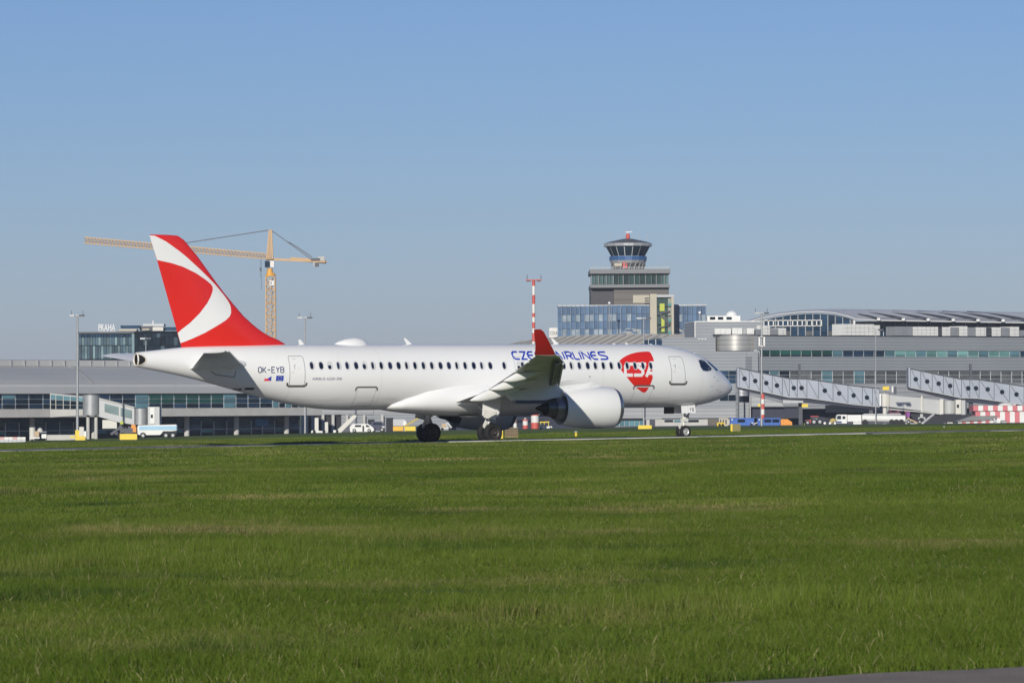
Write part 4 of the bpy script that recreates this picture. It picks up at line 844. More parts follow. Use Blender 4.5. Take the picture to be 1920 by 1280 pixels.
# ================================================================ RIGHT TERMINAL
RT = Fr('main_terminal', 'big grey clad terminal with bands of windows filling the right of the photo', 'building', 1270, 784, 33)
def rz(y, v=0, x=1600): return RT.Z(x, y, v)
uL, uR = RT.U(1205), RT.U(2000)
M = MB()
def band(name, mt, y0, y1, v0=0, v1=14, xa=1400.5, xb=2000, x=1600): return box(name, mt, RT.U(xa), RT.U(xb), v0, v1, rz(y1, v0, x) if y1 else 0, rz(y0, v0, x), RT.root)
band('upper_wall', WALL, 630.5, 656.6, xa=1421); band('spandrel_wall', WALL, 668.6, 694.8); band('lower_wall', WALL2, 718.6, 766, 0, 14); band('parapet_cap', STEELD, 629.6, 630.4, -.15, 14.1, xa=1421)
band('window_recess', MUL, 656.6, 668.6, .25, 13, xa=1421); band('window_recess', MUL, 694.8, 718.6, .25, 13); band('plinth_recess', DARK, 766, None, 2.5, 13, 1460)
b1 = [1424 + 19.55 * k for k in range(28)]
def c1(i, j):
    x = b1[i]
    if x > 1640 and x < 1905: return GMINT if (i % 3) else GT
    return GT if i in (7,) else (GN if i > 7 else GG if j == 0 else GD)
pane_row(RT, b1, [657, 665.2, 668.4], lambda i, j: c1(i, j), .12, zref=1600, gap=.8, gy=.35)
b2 = [1461, 1481, 1501, 1521, 1541, 1561, 1581, 1601.5, 1621, 1641, 1661, 1681, 1700.5, 1720, 1740, 1759.5, 1779, 1799, 1818.5, 1838, 1857.5, 1877, 1897, 1916.5, 1936]
pane_row(RT, b2, [695.1, 702.6, 710.6, 718.4], lambda i, j: GT if i in (4, 7, 8)[:2] else (GD if i == 0 else GGR), .12, zref=1600, gap=1.0, gy=.55)
pane_row(RT, [1386, 1405, 1424, 1443, 1461], [695.1, 702.6, 710.6, 718.4], lambda i, j: GT if i == 3 else GN, .12, zref=1600, gap=1.0, gy=.55)
# left block with rounded corner
LB = Fr('terminal_corner_block', 'grey clad corner block with a rounded pale drum, behind the nose of the airliner', 'building', 1245, 792, 5)
LB.box('upper_block', WALL, 1303, 603, 1432, 632, 5, 20); LB.box('roof_edge', WWH, 1302.5, 601.8, 1432, 603.6, 4.9, 20.1); LB.box('edge_trim', WWH, 1302.3, 603.7, 1304, 632, 4.9, 5.2)
LB.box('side_wall', WALL, 1240, 632.5, 1342, 700, 2, 18); LB.box('lower_block', WALL, 1150, 658.5, 1400, 765, -.5, 16); LB.box('lower_block', WALL, 1400.1, 657.9, 1421.5, 700, -.35, 6); LB.box('side_wall', WALL2, 1125, 765.5, 1384, 783.5, -.8, 16)
M = MB(); c = LB.pt(1381, 657.5, 4); rD = 41 * 796 / F; M.cyl((c.x, 4, c.z), (c.x, 4, LB.Z(1381, 628.3, 4)), rD, n=48); M.build('rounded_drum', clad('bright_cladding', (.50, .49, .46), .8, .32, .5), LB.root, True)
cyl(LB, 'corner_column', clad('column_cladding', (.42, .43, .44), 1.0, .35, .4), 1391, 703, None, 12, -1.5, 32)
for i, (a, b) in enumerate(((1350, 1366), (1367, 1383))):
    for y in (695, 703, 711): LB.box('window_pane', GN, a, y, b, y + 7, -.62, -.52)
for a, b in ((1350, 1365), (1366, 1381)): LB.box('window_pane', GD, a, 740, b, 751, -.62, -.52)
LB.box('window_pane', GN, 1206, 637, 1241, 646, 1.85, 1.97)
for x in (1215, 1229): LB.box('mullion', MUL, x, 636, x + 1.2, 646, 1.75, 1.84)
LB.box('dark_band', DARK, 1140, 783.6, 1205, 786.5, -.85, -.2); LB.box('ground_wall', CONC, 1140, 786, 1384, None, -.2, 10, zref=1250)
for k in range(7): LB.box('window_pane', GT, 1143 + k * 9.4, 787, 1151.3 + k * 9.4, 798.5, -.35, -.22)
LB.box('window_pane', GD, 1245, 785.8, 1262, 790.5, -.95, -.82) if False else None
for a, b in ((1246, 1262), (1264, 1288), (1290, 1310)): LB.box('window_pane', GD if a != 1264 else GT, a, 786.8, b, 791, -.32, -.21)
LB.box('roller_door', mat('brown_shutter', (.13, .11, .09), .6, 0, .2), 1327, 785, 1350, None, -.4, -.22); LB.box('doorway', STEELD, 1218, 786, 1228, None, -.4, -.22)
for x in (1309, 1315, 1321): LB.box('vent', WWH, x, 634.6, x + 4, 636.6, 1.8, 1.97)
# low vaulted roof left of the corner block
VH = Fr('vaulted_hall', 'low vaulted roof of striped metal sheet rising behind the fuselage', 'building', 1100, 860, 0)
arc = [(925, 650), (945, 645.2), (975, 640), (1005, 635.4), (1040, 631.6), (1080, 628.8), (1130, 627), (1180, 626), (1245, 625.8), (1320, 627), (1320, 660), (925, 660)]
slab(VH, 'roof', mat('striped_roof_sheet', (.25, .245, .235), .6, 0, .1, .1), arc, 0, 40)
M = MB()
for x in range(960, 1240, 16):
    yt = interp(x + 22, [p[0] for p in arc[:10]], [p[1] for p in arc[:10]]); a, b = VH.pt(x - 26, 651, -.1), VH.pt(x + 22, yt + .6, -.1); M.beam(a, b, .22, .12, up=(0, 1, 0))
M.build('roof_rib', mat('rib_grey', (.19, .188, .182), .6, 0, .1), VH.root); VH.box('wall', WALL, 930, 651, 1240, None, 1.5, 38)  # ribs a slightly darker grey than the roof sheet
# curved departure hall behind
CH = Fr('curved_roof_hall', 'departure hall with a sweeping curved roof and arched glass end above the terminal', 'building', 1430, 870, 0)
gl = [(1425, 602.5), (1450, 596), (1480, 591), (1510, 588.6), (1540, 588.4), (1565, 590.6), (1590, 596), (1604, 601.5), (1604, 640), (1425, 640)]
slab(CH, 'end_wall', STEELD, gl, .2, 1)
cols = [1427 + 14 * k for k in range(13)]
xs_g = [p[0] for p in gl[:8]]; ys_g = [p[1] for p in gl[:8]]
for i in range(12):
    a, b = cols[i] + .6, cols[i + 1] - .6; ya, yb = interp(a, xs_g, ys_g) + 1.2, interp(b, xs_g, ys_g) + 1.2; rw = [600.5, 610.5, 620.5, 631]
    if max(ya, yb) < 600: slab(CH, 'window_pane', GN, [(a, ya), (b, yb), (b, 599.8), (a, 599.8)], .08, .19)
    for j in range(3):
        if rw[j + 1] - 1 > max(ya, yb): slab(CH, 'window_pane', GN if j < 2 else GGR if i % 3 == 0 else GN, [(a, max(ya, rw[j])), (b, max(yb, rw[j])), (b, rw[j + 1] - .7), (a, rw[j + 1] - .7)], .08, .19)
M = MB()
for x in cols: M.box(CH.U(x - .35), CH.U(x + .35), .0, .07, CH.Z(x, 631), CH.Z(x, interp(x, xs_g, ys_g) + 1))
M.build('mullions', MUL, CH.root)
M = MB()
M.box(CH.U(1432), CH.U(1541), -.2, -.05, CH.Z(1500, 601.2), CH.Z(1500, 599.6)); M.box(CH.U(1432), CH.U(1541), -.2, -.05, CH.Z(1500, 611.6), CH.Z(1500, 610.2))
for x in range(1433, 1544, 9): M.box(CH.U(x - 1), CH.U(x + 1), -.2, -.05, CH.Z(x, 611), CH.Z(x, 600))
M.build('white_gallery_frame', WWH, CH.root)
ro = [(1385, 607), (1400, 600.5), (1430, 591.5), (1460, 585.6), (1495, 581.4), (1530, 579.4), (1570, 579), (1620, 579.6), (1700, 581), (1800, 583), (1960, 586)]
un = [(1385, 608), (1404, 604), (1432, 596.4), (1460, 590.4), (1500, 586), (1535, 585), (1565, 587.4), (1588, 593), (1606, 599.4), (1640, 601.2), (1960, 606.5)]
# roof shell: one skin from ridge (back) to eave (front) with thickness
M = MB(); n_ = len(ro)
v = [CH.pt(x, y, 34) for x, y in ro] + [CH.pt(x, y + (3 if i > 5 else .5), 18 if i > 5 else 6) for i, (x, y) in enumerate(ro)] + [CH.pt(x, y - 1.6, -1.0) for x, y in un] + [CH.pt(x, y, -1.0) for x, y in un] + [CH.pt(x, y + 1, 8) for x, y in un]
M.v = [tuple(p) for p in v]
M.f = [(k * n_ + i, k * n_ + i + 1, (k + 1) * n_ + i + 1, (k + 1) * n_ + i) for k in range(4) for i in range(n_ - 1)]; M.build('roof', mat('hall_roof_sheet', (.60, .60, .59), .5, 0, .06, .1), CH.root)
CH.box('glazing_band', GN, 1604, 602, 1960, 640, 4, 5, zref=1760); 
for k in range(16): x = 1612 + 22 * k; CH.box('mullion', MUL, x, 604, x + 1, 640, 3.8, 3.98)
CH.box('end_post', WWH, 1600, 600.5, 1603.5, 612, -.4, .1)
for k, x in enumerate((1646, 1692.5, 1739, 1786, 1832.5, 1879.5, 1926)):
    M = MB(); ye = 597.6 + k * .5; pp = [(x, ye, -1.3), (x - 18, ye - 4.4, 4), (x - 46, ye - 8.8, 11), (x - 80, ye - 12.5, 19), (x - 112, ye - 15.2 - .2, 26)]
    pp = [CH.pt(a, b, c_) for a, b, c_ in pp]
    for p, q in zip(pp, pp[1:]): M.beam(p, q, .38, .5)
    M.build('roof_rib', STEELD, CH.root); M = MB(); q = CH.pt(x + 1, ye + .5, -1.7); M.box(q.x - .3, q.x + .3, -2.1, -1.4, q.z - .28, q.z + .22); M.beam((q.x, -1.7, q.z - .2), CH.pt(x, ye + 9, .5), .14); M.build('rib_foot', WWH, CH.root)
    if k < 6: M = MB(); M.beam(CH.pt(x + 4, ye - 1.2, -1.25), CH.pt(x + 40, ye - .8, -1.25), .12, .16); M.build('gutter', STEELD, CH.root)
# rooftop plant, each box a thing resting on the terminal roof
pl = [(1340, 1371, 616, 'white plant box at the left end above the rounded drum', BWH), (1373, 1392, 615, 'white plant box, second above the rounded drum', BWH), (1393, 1399, 616, 'narrow grey plant box between white ones above the drum', STEEL), (1400, 1414, 615.5, 'small white plant box right of the narrow grey one above the drum', BWH),
      (1416, 1429, 617, 'grey louvred plant box just left of the tall mast', STEEL), (1431, 1444, 610, 'tall white plant box right behind the mast with lattice head', BWH), (1446, 1459, 616, 'dark louvred plant box in front of the arched glass', STEEL), (1460, 1474, 615, 'small white plant box in front of the arched glass', BWH),
      (1580, 1639, 607.5, 'big white tiled plant box at the right foot of the arched glass', BWH), (1640.5, 1650, 609.5, 'small white plant box stuck to the big white one', BWH), (1681, 1711, 612, 'grey plant box left of the long white row', STEEL), (1712.5, 1759, 612.5, 'long white plant box starting the right hand row', BWH),
      (1760.5, 1766, 613, 'narrow dark box after the long white plant box', STEELD), (1767.5, 1782, 613, 'white plant box between two dark louvres', BWH), (1783.5, 1798, 613.5, 'dark louvred box, widest of the right hand row', STEEL), (1799.5, 1814, 611.5, 'tall white plant box in the middle of the right hand row', BWH),
      (1815.5, 1829, 613.5, 'grey louvred box right of the tall white one', STEEL), (1830.5, 1849, 613.5, 'white plant box left of a dark slot in the right hand row', BWH), (1851, 1859, 614, 'dark slot like box near the end of the right hand row', STEELD), (1861, 1877, 613.5, 'white plant box fourth from the right edge', BWH),
      (1879, 1893, 614, 'grey louvred box second from the right edge', STEEL), (1895, 1911, 612.5, 'white plant box with the last pale panel of the row', BWH), (1913, 1925, 619, 'low grey plant box cut by the right edge', STEEL)]
for x0, x1, yt, lab, mt in pl:
    Q, v_, zb = (LB, 1.2, LB.Z(1381, 628.2, 4)) if x1 < 1420 else (RT, 2.0, rz(629.6, -.15))
    u0 = Q.U(x0, v_, 625); T = thing('rooftop_plant_box', lab, 'plant box', Q.O + Q.u * u0 + Q.n * v_ + Vector((0, 0, zb)), Q.b, 'plant boxes on the terminal roof')
    wd = Q.U(x1, v_, 625) - u0; ht = Q.Z((x0 + x1) / 2, yt, v_) - zb
    box('casing', mt, 0, wd, 0, 3.2, .15, ht, T); box('plinth', STEELD, .05, wd - .05, .1, 3.0, 0, .15, T)
    M = MB()
    k = 1
    while mt is BWH and k * 1.0 < wd: M.box(k - .02, k + .02, -.03, .0, .15, ht); k += 1
    for z_ in (ht * .33, ht * .66): M.box(0, wd, -.03, 0, z_ - .02, z_ + .02)
    M.build('panel_joint', STEEL, T)
W2 = Fr('rooftop_walkway_box', 'long white upper box lying behind the plant boxes above the rounded drum', 'plant box', 1368, 812, 0); W2.box('casing', BWH, 1368, 609, 1431, 617, 0, 3); W2.box('frame_foot', STEELD, 1369, 617.1, 1430, 632, .3, 2.6)
# small rooftop things
for x, y, lab in ((1372, 594, 'white radar ball on the roof left of the arched hall'),): 
    T = Fr('radar_ball', lab, 'antenna', x, 830, 0); M = MB(); c = T.pt(x, y, 0); M.lathe([(r_ * 1.25, math.sqrt(max(0, 1 - r_ * r_)) * 1.25 + .01) for r_ in np.linspace(-1, 1, 9)], c, 'z', 16); M.build('ball', WHITE, T.root, True); M = MB(); M.cyl((c.x, c.y, 0), (c.x, c.y, c.z - 1.1), .6); M.build('stand', STEEL, T.root)
T = Fr('rooftop_hut', 'low white hut with dark windows on the roof left of the arched hall', 'hut', 1325, 815, 0); T.box('wall', BWH, 1326, 592, 1388, 603.5, 0, 4)
for x in (1331, 1346, 1362): T.box('window_pane', GD, x, 594, x + 10, 599, -.1, -.01)
# ================================================================ BLUE GLASS OFFICE + CONTROL TOWER
BO = Fr('glass_office', 'long blue glass office block at the foot of the control tower', 'building', 1165, 960, 0)
# left wing recedes to the left, right wing to the right of the corner
BL = math.radians(-18)
def wing(name, x0, x1, y0a, y0b, y1, side):
    pass
BO.box('core', STEELD, 1047, 574.5, 1324, 655, 1.0, 14)
def facade(x0, x1, ya, yb, n, ta):
    xs = np.linspace(x0, x1, n + 1); rws = [0, .27, .50, .74, 1.0]
    for i in range(n):
        a, b = xs[i] + .35, xs[i + 1] - .35; yt = lerp(ya, yb, (i + .5) / n)
        for j in range(4):
            y0_ = lerp(yt, 632, rws[j]) + .25; y1_ = lerp(yt, 632, rws[j + 1]) - .25
            mt = GB if j in (0, 2) else (GBL if (i * 7 + j * 3) % 5 < (3 if ta else 1) else GB)
            BO.box('window_pane', mt, a, y0_, b, y1_, .2 - (.0 if ta else .0), .34)
facade(1045.5, 1165, 575.5, 571.8, 14, True); facade(1165.6, 1222, 571.8, 572.8, 6, False); facade(1263, 1324, 573.2, 573.6, 7, False)
M = MB()
for x in np.linspace(1045.5, 1165, 15): M.box(BO.U(x - .35), BO.U(x + .35), .0, .4, BO.Z(x, 633), BO.Z(x, 572))
for x in list(np.linspace(1165.6, 1222, 7)) + list(np.linspace(1263, 1324, 8)): M.box(BO.U(x - .3), BO.U(x + .3), .0, .4, BO.Z(x, 633), BO.Z(x, 572.5))
M.build('mullions', mat('blue_grey_frame', (.20, .27, .36), .4, .2, .08), BO.root)
BO.box('roof_edge', STEEL, 1046, 571.2, 1325, 574, .5, 14); 
M = MB()
rj = random.Random(4)
for k in range(20):
    x = 1160 + rj.uniform(0, 52) if k < 12 else rj.uniform(1266, 1300); y = rj.uniform(615, 628); a, b = BO.pt(x, y, .14), BO.pt(x + rj.uniform(6, 16), y + rj.uniform(-1, 4), .14); M.beam(a, b, .14, rj.uniform(.12, .4), up=(0, 1, 0))
M.build('entrance_canopy_struts', CONC, BO.root)
# stair and lift core, beige, with glazed stairwell
SC = Fr('stair_core', 'beige lift core with a glass stairwell standing against the control tower', 'building', 1225, 955, 0)
SC.box('lift_shaft', BEIGE, 1219, 551, 1231.5, 640, -1.5, 4); SC.box('frame', BEIGE, 1259, 553.5, 1263.5, 640, -1.5, 4); SC.box('roof', STEEL, 1231.6, 552.5, 1263.8, 557, -1.6, 4); SC.box('back_wall', mat('stairwell_shade', (.10, .11, .09), .6, 0, .3, .3), 1231.6, 557.2, 1258.8, 640, 2, 3)
for k, y in enumerate((559, 576, 593, 610)): SC.box('window_pane', mat('stair_glass', (.06, .11, .10), .1, 0, .3, .4), 1232, y, 1251.8, y + 15.5, -1.2, -1.1); SC.box('window_pane', mat('pale_stair_glass', (.34, .36, .30), .2, 0, .2, .4), 1252.3, y, 1258.6, y + 15.5, -1.2, -1.1)
for y in (572.5, 602, 625): SC.box('teal_panel', mat('teal_panel', (.02, .26, .24), .4, 0, .1), 1253, y - 4, 1258.4, y + 1, -1.4, -1.25)
SC.box('yellow_wall', mat('lime_panel', (.45, .50, .05), .5, 0, .1), 1237, 569, 1246, 583, -1.35, -1.22); SC.box('yellow_wall', mat('lime_panel', (.45, .50, .05), .5, 0, .1), 1240, 592, 1246, 622, -1.35, -1.22)
M = MB()
for y in (584, 610): M.beam(SC.pt(1234, y + 5, -1.6), SC.pt(1256, y - 1, -1.6), .5, .25); 
M.beam(SC.pt(1238, 590, -1.5), SC.pt(1256, 606, -1.5), .3, .5); M.build('stair_flight', STEELD, SC.root)
CT = Fr('control_tower', 'airport control tower with flared glass cab, red lantern and dark square base', 'control tower', 1181, 985, 0)
def R8(T, name, mt, c, prof, par=None, n=16, rot=.1963):
    M = MB(); v = []
    for z, r in prof:
        for k in range(n): an = 6.28318 * k / n + rot; v.append((c[0] + r * math.cos(an), c[1] + r * math.sin(an), z))
    M.v = v; M.f = [(i * n + k, i * n + (k + 1) % n, (i + 1) * n + (k + 1) % n, (i + 1) * n + k) for i in range(len(prof) - 1) for k in range(n)] + [tuple(range(n)), tuple((len(prof) - 1) * n + k for k in range(n))]
    return M.build(name, mt, par or T.root)
pxm = lambda d: d * 985 / F
cx = CT.U(1181); cy = 9
zc_ = lambda y: CT.Z(1181, y, 0)
BRN = mat('dark_brown_cladding', (.035, .033, .04), .5, .1, .12, .3); BRN2 = clad('taupe_cladding', (.11, .10, .092), 1.6, .5, .1)
CT.box('base', BRN, 1108, 539.3, 1150.5, 640, 1.5, 22); CT.box('base_front', BRN2, 1151, 539.3, 1254.5, 640, .8, 22); 
CT.box('beige_panel', BEIGE, 1187, 553, 1218, 568, .6, .78);  # panel in beige on the taupe front
for y in (559, 563.5, 568): CT.box('louvre', BRN, 1209, y - 1, 1216.5, y + 1, .45, .58)
STG = mat('ledge_grey', (.19, .195, .20), .6, 0, .08)
CT.box('ledge', STG, 1107, 533.2, 1256, 539, -.6, 23); CT.box('cornice', STG, 1106, 504.5, 1257, 512.6, -.9, 23); CT.box('gallery_core', GD, 1110, 512.8, 1253.5, 533, 1.2, 22)
xs_t = [1110, 1117, 1124, 1131.5, 1138.5, 1145, 1151.5, 1161, 1170, 1181, 1191, 1201, 1212, 1223, 1232, 1241.5, 1248, 1254]
for i in range(len(xs_t) - 1): CT.box('window_pane', mat('tower_mint_glass', (.09, .17, .17), .12, 0, .25, .4) if i < 6 or i > 14 else mat('tower_green_glass', (.02, .05, .045), .08, 0, .3, .4), xs_t[i] + .5, 513.2, xs_t[i + 1] - .5, 532.8, .4, .55)
M = MB()
for i, x in enumerate(xs_t): M.box(CT.U(x - .35), CT.U(x + .35), .2, .6, CT.Z(x, 533), CT.Z(x, 513)) if i % 2 else M.box(CT.U(x - .8), CT.U(x + .8), .1, .6, CT.Z(x, 533), CT.Z(x, 513))
M.build('gallery_mullions', STG, CT.root)
R8(CT, 'neck', mat('neck_dark', (.10, .09, .09), .6, 0, .3, .5), (cx, cy), [(zc_(504), pxm(28)), (zc_(491.6), pxm(31))])  # neck in a dark, faintly reddish grey
M = MB()
for k in range(10):
    an = 3.3 + k * .29; r0, r1 = pxm(31), pxm(33); M.beam((cx + r0 * math.cos(an), cy + r0 * math.sin(an), zc_(504)), (cx + r1 * math.cos(an + .12), cy + r1 * math.sin(an + .12), zc_(491.5)), .28)
M.build('neck_strut', STG, CT.root); CT.box('neck_door', BEIGE, 1152, 493.5, 1166, 499, cy - pxm(33), cy - pxm(30)); CT.box('red_panel', WRED, 1168, 491.5, 1176, 503, cy - pxm(32.5), cy - pxm(31))
R8(CT, 'lower_ring', mat('polished_panel', (.62, .62, .62), .25, .6, .08), (cx, cy), [(zc_(491.5), pxm(33)), (zc_(485.7), pxm(35.5))])
R8(CT, 'blue_ring', mat('blue_band', (.04, .11, .27), .3, .1, .08), (cx, cy), [(zc_(485.6), pxm(36)), (zc_(478.4), pxm(36))])
cab = R8(CT, 'cab_structure', MUL, (cx, cy), [(zc_(478.3), pxm(32)), (zc_(460), pxm(41.5))])
n = 16; zb_, zt_ = zc_(477.8), zc_(460.3)
for k in range(n):
    a0_, a1_ = 6.28318 * k / n + .1963, 6.28318 * (k + 1) / n + .1963; q = []
    for (r_, z_) in ((pxm(32.6), zb_), (pxm(42.2), zt_)):
        p0 = Vector((cx + r_ * math.cos(a0_), cy + r_ * math.sin(a0_), z_)); p1 = Vector((cx + r_ * math.cos(a1_), cy + r_ * math.sin(a1_), z_)); q.append((p0.lerp(p1, .05), p0.lerp(p1, .95)))
    q = [q[0][0], q[0][1], q[1][1], q[1][0]]; ce = Vector((cx, cy, 0)); 
    M = MB(); M.v = [tuple(p) for p in q] + [tuple(p + (p - ce).normalized() * .08) for p in q]; M.f = [(0, 1, 2, 3), (7, 6, 5, 4), (0, 4, 5, 1), (1, 5, 6, 2), (2, 6, 7, 3), (3, 7, 4, 0)]; M.build('cab_pane', GD, CT.root)
R8(CT, 'cab_fascia', mat('polished_panel', (.62, .62, .62), .25, .6, .08), (cx, cy), [(zc_(460.2), pxm(44)), (zc_(459), pxm(46.3)), (zc_(454.5), pxm(46.5)), (zc_(453.3), pxm(44))])
R8(CT, 'cab_roof', mat('roof_slate', (.10, .105, .11), .55, 0, .15), (cx, cy), [(zc_(453.2), pxm(44)), (zc_(451), pxm(37)), (zc_(445), pxm(9)), (zc_(444.8), pxm(4))])
M = MB(); M.lathe([(0, pxm(3)), (.2, pxm(4)), (1.0, pxm(3.6)), (1.3, pxm(1.5))], (cx, cy, zc_(445.5)), 'z', 16); M.build('red_lantern', WRED, CT.root, True)
M = MB(); M.box(cx - .6, cx + 1.0, cy - .2, cy + .2, zc_(432.6), zc_(431.4)); M.cyl((cx, cy, zc_(438)), (cx, cy, zc_(432)), .12); M.build('radar_bar', WHITE, CT.root)
M = MB()
for x, ya, yb in ((1144, 451, 441), (1161, 450, 442), (1200, 450, 442), (1216, 451, 440), (1172, 446, 438), (1190, 446, 438), (1112, 504, 492), (1128, 504, 496), (1136, 504, 495), (1233.5, 504, 494), (1250, 504, 492), (1243, 504, 497), (1221, 504, 496), (1098, 574, 565), (1310, 573, 560)):
    c = CT.U(x, cy); M.cyl((c, cy, CT.Z(x, ya, cy)), (c, cy, CT.Z(x, yb, cy)), .06, n=6)
for y_ in (502.5,):
    pass
for x in range(1110, 1256, 5): c = CT.U(x); M.box(c - .04, c + .04, -.7, -.62, CT.Z(x, 504.4), CT.Z(x, 500.6))
M.box(CT.U(1108), CT.U(1255), -.7, -.63, CT.Z(1181, 501), CT.Z(1181, 500.5)); M.box(CT.U(1108), CT.U(1255), -.7, -.63, CT.Z(1181, 502.8), CT.Z(1181, 502.4)); M.build('railing_and_aerials', STEEL, CT.root)
# sign on the far building
SG = Fr('building_sign', 'white sign board cut off by the blue glass office, black letters COUR', 'sign', 1038, 985, 0); SG.box('board', WWH, 1030, 614.5, 1047, 650, 0, .6)
text_on('sign_letters', 'COUR', mat('black_lettering', (.03, .03, .035), .5, 0, 0), SG.root, SG.U(1032), SG.U(1046.8), SG.Z(1039, 628), SG.Z(1039, 621), -.06)
# ================================================================ LEFT GLASS HOTEL with PRAHA letters
HT = Fr('dark_glass_building', 'dark glass office block with PRAHA letters on its roof, left of the tail fin', 'building', 252, 860, 0)
HT.box('core', GD, 148, 624, 390, 700, .8, 20, zref=250); HT.box('roof_edge', mat('slate_coping', (.05, .06, .075), .5), 147, 621.6, 252, 625, .1, 20, zref=250); HT.box('roof_edge', GD, 252.1, 620.8, 390, 624, .1, 20, zref=250)
for k, (a, b) in enumerate(zip(np.linspace(148, 251, 21), np.linspace(148, 251, 21)[1:])):
    for j, (y0_, y1_) in enumerate(((625.2, 632), (632.5, 647), (648.5, 672.5))):
        HT.box('window_pane', GN if j == 0 else ((mat('slate_glass', (.07, .12, .15), .12, 0, .3, .5) if (k * 5 + j) % 3 else mat('pale_slate_glass', (.16, .24, .26), .15, 0, .3, .5))), a + .4, y0_, b - .4, y1_, .5, .7, zref=200)
for k, (a, b) in enumerate(zip(np.linspace(252.5, 390, 18), np.linspace(252.5, 390, 18)[1:])):
    for j, (y0_, y1_) in enumerate(((624.3, 632), (632.5, 647), (648.5, 672.5))):
        HT.box('window_pane', (mat('slate_glass', (.07, .12, .15), .12, 0, .3, .5) if (k * 3 + j * 2) % 7 == 1 else GD), a + .4, y0_, b - .4, y1_, .5, .7, zref=320)
HT.box('corner_post', mat('pale_slate_glass', (.16, .24, .26), .15, 0, .3, .5), 247, 625, 252, 672, .35, .49)
text_on('roof_letters', 'PRAHA', WHITE, HT.root, HT.U(183.5), HT.U(215), HT.Z(199, 619.6), HT.Z(199, 607.2), 2, .3)
M = MB(); 
for x in (186, 193, 199, 206, 212): M.box(HT.U(x) - .06, HT.U(x) + .06, 2.4, 2.5, HT.Z(x, 622), HT.Z(x, 608))
M.box(HT.U(183), HT.U(216), 2.0, 2.3, HT.Z(199, 621.4), HT.Z(199, 620.6)); M.build('letter_frame', STEEL, HT.root)
HT.box('roof_plant', GN, 226, 610, 262, 615, 5, 9); HT.box('roof_plant', BEIGE, 223, 617, 256, 620.5, 4, 8); HT.box('roof_plant', STEELD, 262, 611, 285, 620.5, 6, 9); HT.box('roof_plant', STEEL, 268, 607, 307, 611.5, 7, 12); HT.box('roof_plant', IVORY, 286, 613, 306, 620, 4, 8); HT.box('roof_plant', GN, 307, 613, 340, 619, 6, 9); HT.box('roof_plant', BEIGE, 267, 616, 280, 619, 3, 5)
M = MB(); M.cyl(HT.pt(287, 607, 9), HT.pt(287, 601, 9), .12, n=6); M.box(HT.U(276), HT.U(289), 8.9, 9.1, HT.Z(282, 606.6), HT.Z(282, 605.6)); M.build('roof_aerial', WHITE, HT.root)
# ================================================================ TOWER CRANE
KR = Fr('tower_crane', 'orange yellow lattice tower crane with long jib behind the tail fin', 'crane', 508, 1080, 0)
P = lambda x, y, v=0: KR.pt(x, y, v)
sc = 1080 / F
def lattice(M, p0, p1, w0, w1, n, t, tri=False, up=Vector((0, 0, 1))):
    p0, p1 = Vector(p0), Vector(p1); d = (p1 - p0).normalized(); a = d.cross(Vector((0, 1, 0))).normalized() if not tri else Vector((0, 1, 0)); b = Vector((0, 1, 0)) if not tri else up
    cs = [(-1, -1), (1, -1), (1, 1), (-1, 1)] if not tri else [(-1, 0), (1, 0), (0, 1.6)]
    def pt(i, k): c = p0.lerp(p1, k / n); w_ = lerp(w0, w1, k / n) / 2; return c + a * (cs[i][0] * w_) + b * (cs[i][1] * w_ if not tri else cs[i][1] * w_ * 1.2)
    m_ = len(cs)
    for i in range(m_): M.beam(pt(i, 0), pt(i, n), t)
    for k in range(n):
        for i in range(m_):
            j = (i + 1) % m_; M.beam(pt(i, k), pt(j, k + 1) if k % 2 else pt(j, k + 1), t * .6); M.beam(pt(i, k), pt(j, k), t * .6)
            if not tri: M.beam(pt(j, k), pt(i, k + 1), t * .55)
M = MB(); b0 = P(508, 760); b0.z = -2; lattice(M, b0, P(507.5, 519), 17 * sc, 17 * sc, 24, .26); M.build('mast', CRY, KR.root)
M = MB()
for y in (541, 567, 593, 619): M.box(KR.U(499), KR.U(516), -.9, .9, KR.Z(508, y + .9), KR.Z(508, y - .9))
M.build('mast_platform', CRY, KR.root)
M = MB(); 
for k in range(5): M.beam(P(509, 520 + 26 * k + 24, -.8), P(511, 520 + 26 * k, -.8), .22)
M.build('ladder', STEELD, KR.root); KR.box('mast_sign', WWH, 505.5, 526, 514, 535, -1.4, -1.25); text_on('sign_number', '1', NAVY, KR.root, KR.U(509), KR.U(510.5), KR.Z(510, 533), KR.Z(510, 528), -1.5)
M = MB(); M.cyl(P(506, 513), P(506, 503), 6 * sc, 5 * sc, n=16); M.cyl(P(507.5, 518), P(507, 512.5), 10.5 * sc, 8 * sc, n=16); M.build('slewing_ring', mat('crane_bright_orange', (.72, .36, .05), .5, 0, .1), KR.root)
KR.box('operator_cab', WWH, 505, 489, 514, 501, -.6, 1.2); KR.box('cab_window', GN, 496.5, 489, 504.8, 501, -1.4, .8)
M = MB(); lattice(M, P(506, 486), P(507, 431), 11 * sc, 4 * sc, 12, .26); M.build('tower_head', CRY, KR.root)
M = MB(); lattice(M, P(499, 485.5), P(158, 456), 10.5 * sc, 12 * sc, 52, .2, True); M.build('jib', CRY, KR.root)
M = MB(); M.beam(P(499, 485.5), P(610, 490.5), .5, .55); M.beam(P(545, 485.5, .8), P(612, 491, .8), .5, .9); M.build('counter_jib', CRY, KR.root)
M = MB(); M.box(KR.U(589), KR.U(597), -.5, .8, KR.Z(593, 500), KR.Z(593, 491.5)); M.box(KR.U(598), KR.U(610), -.4, .6, KR.Z(600, 489), KR.Z(600, 481)); M.build('counterweight', CONC, KR.root)
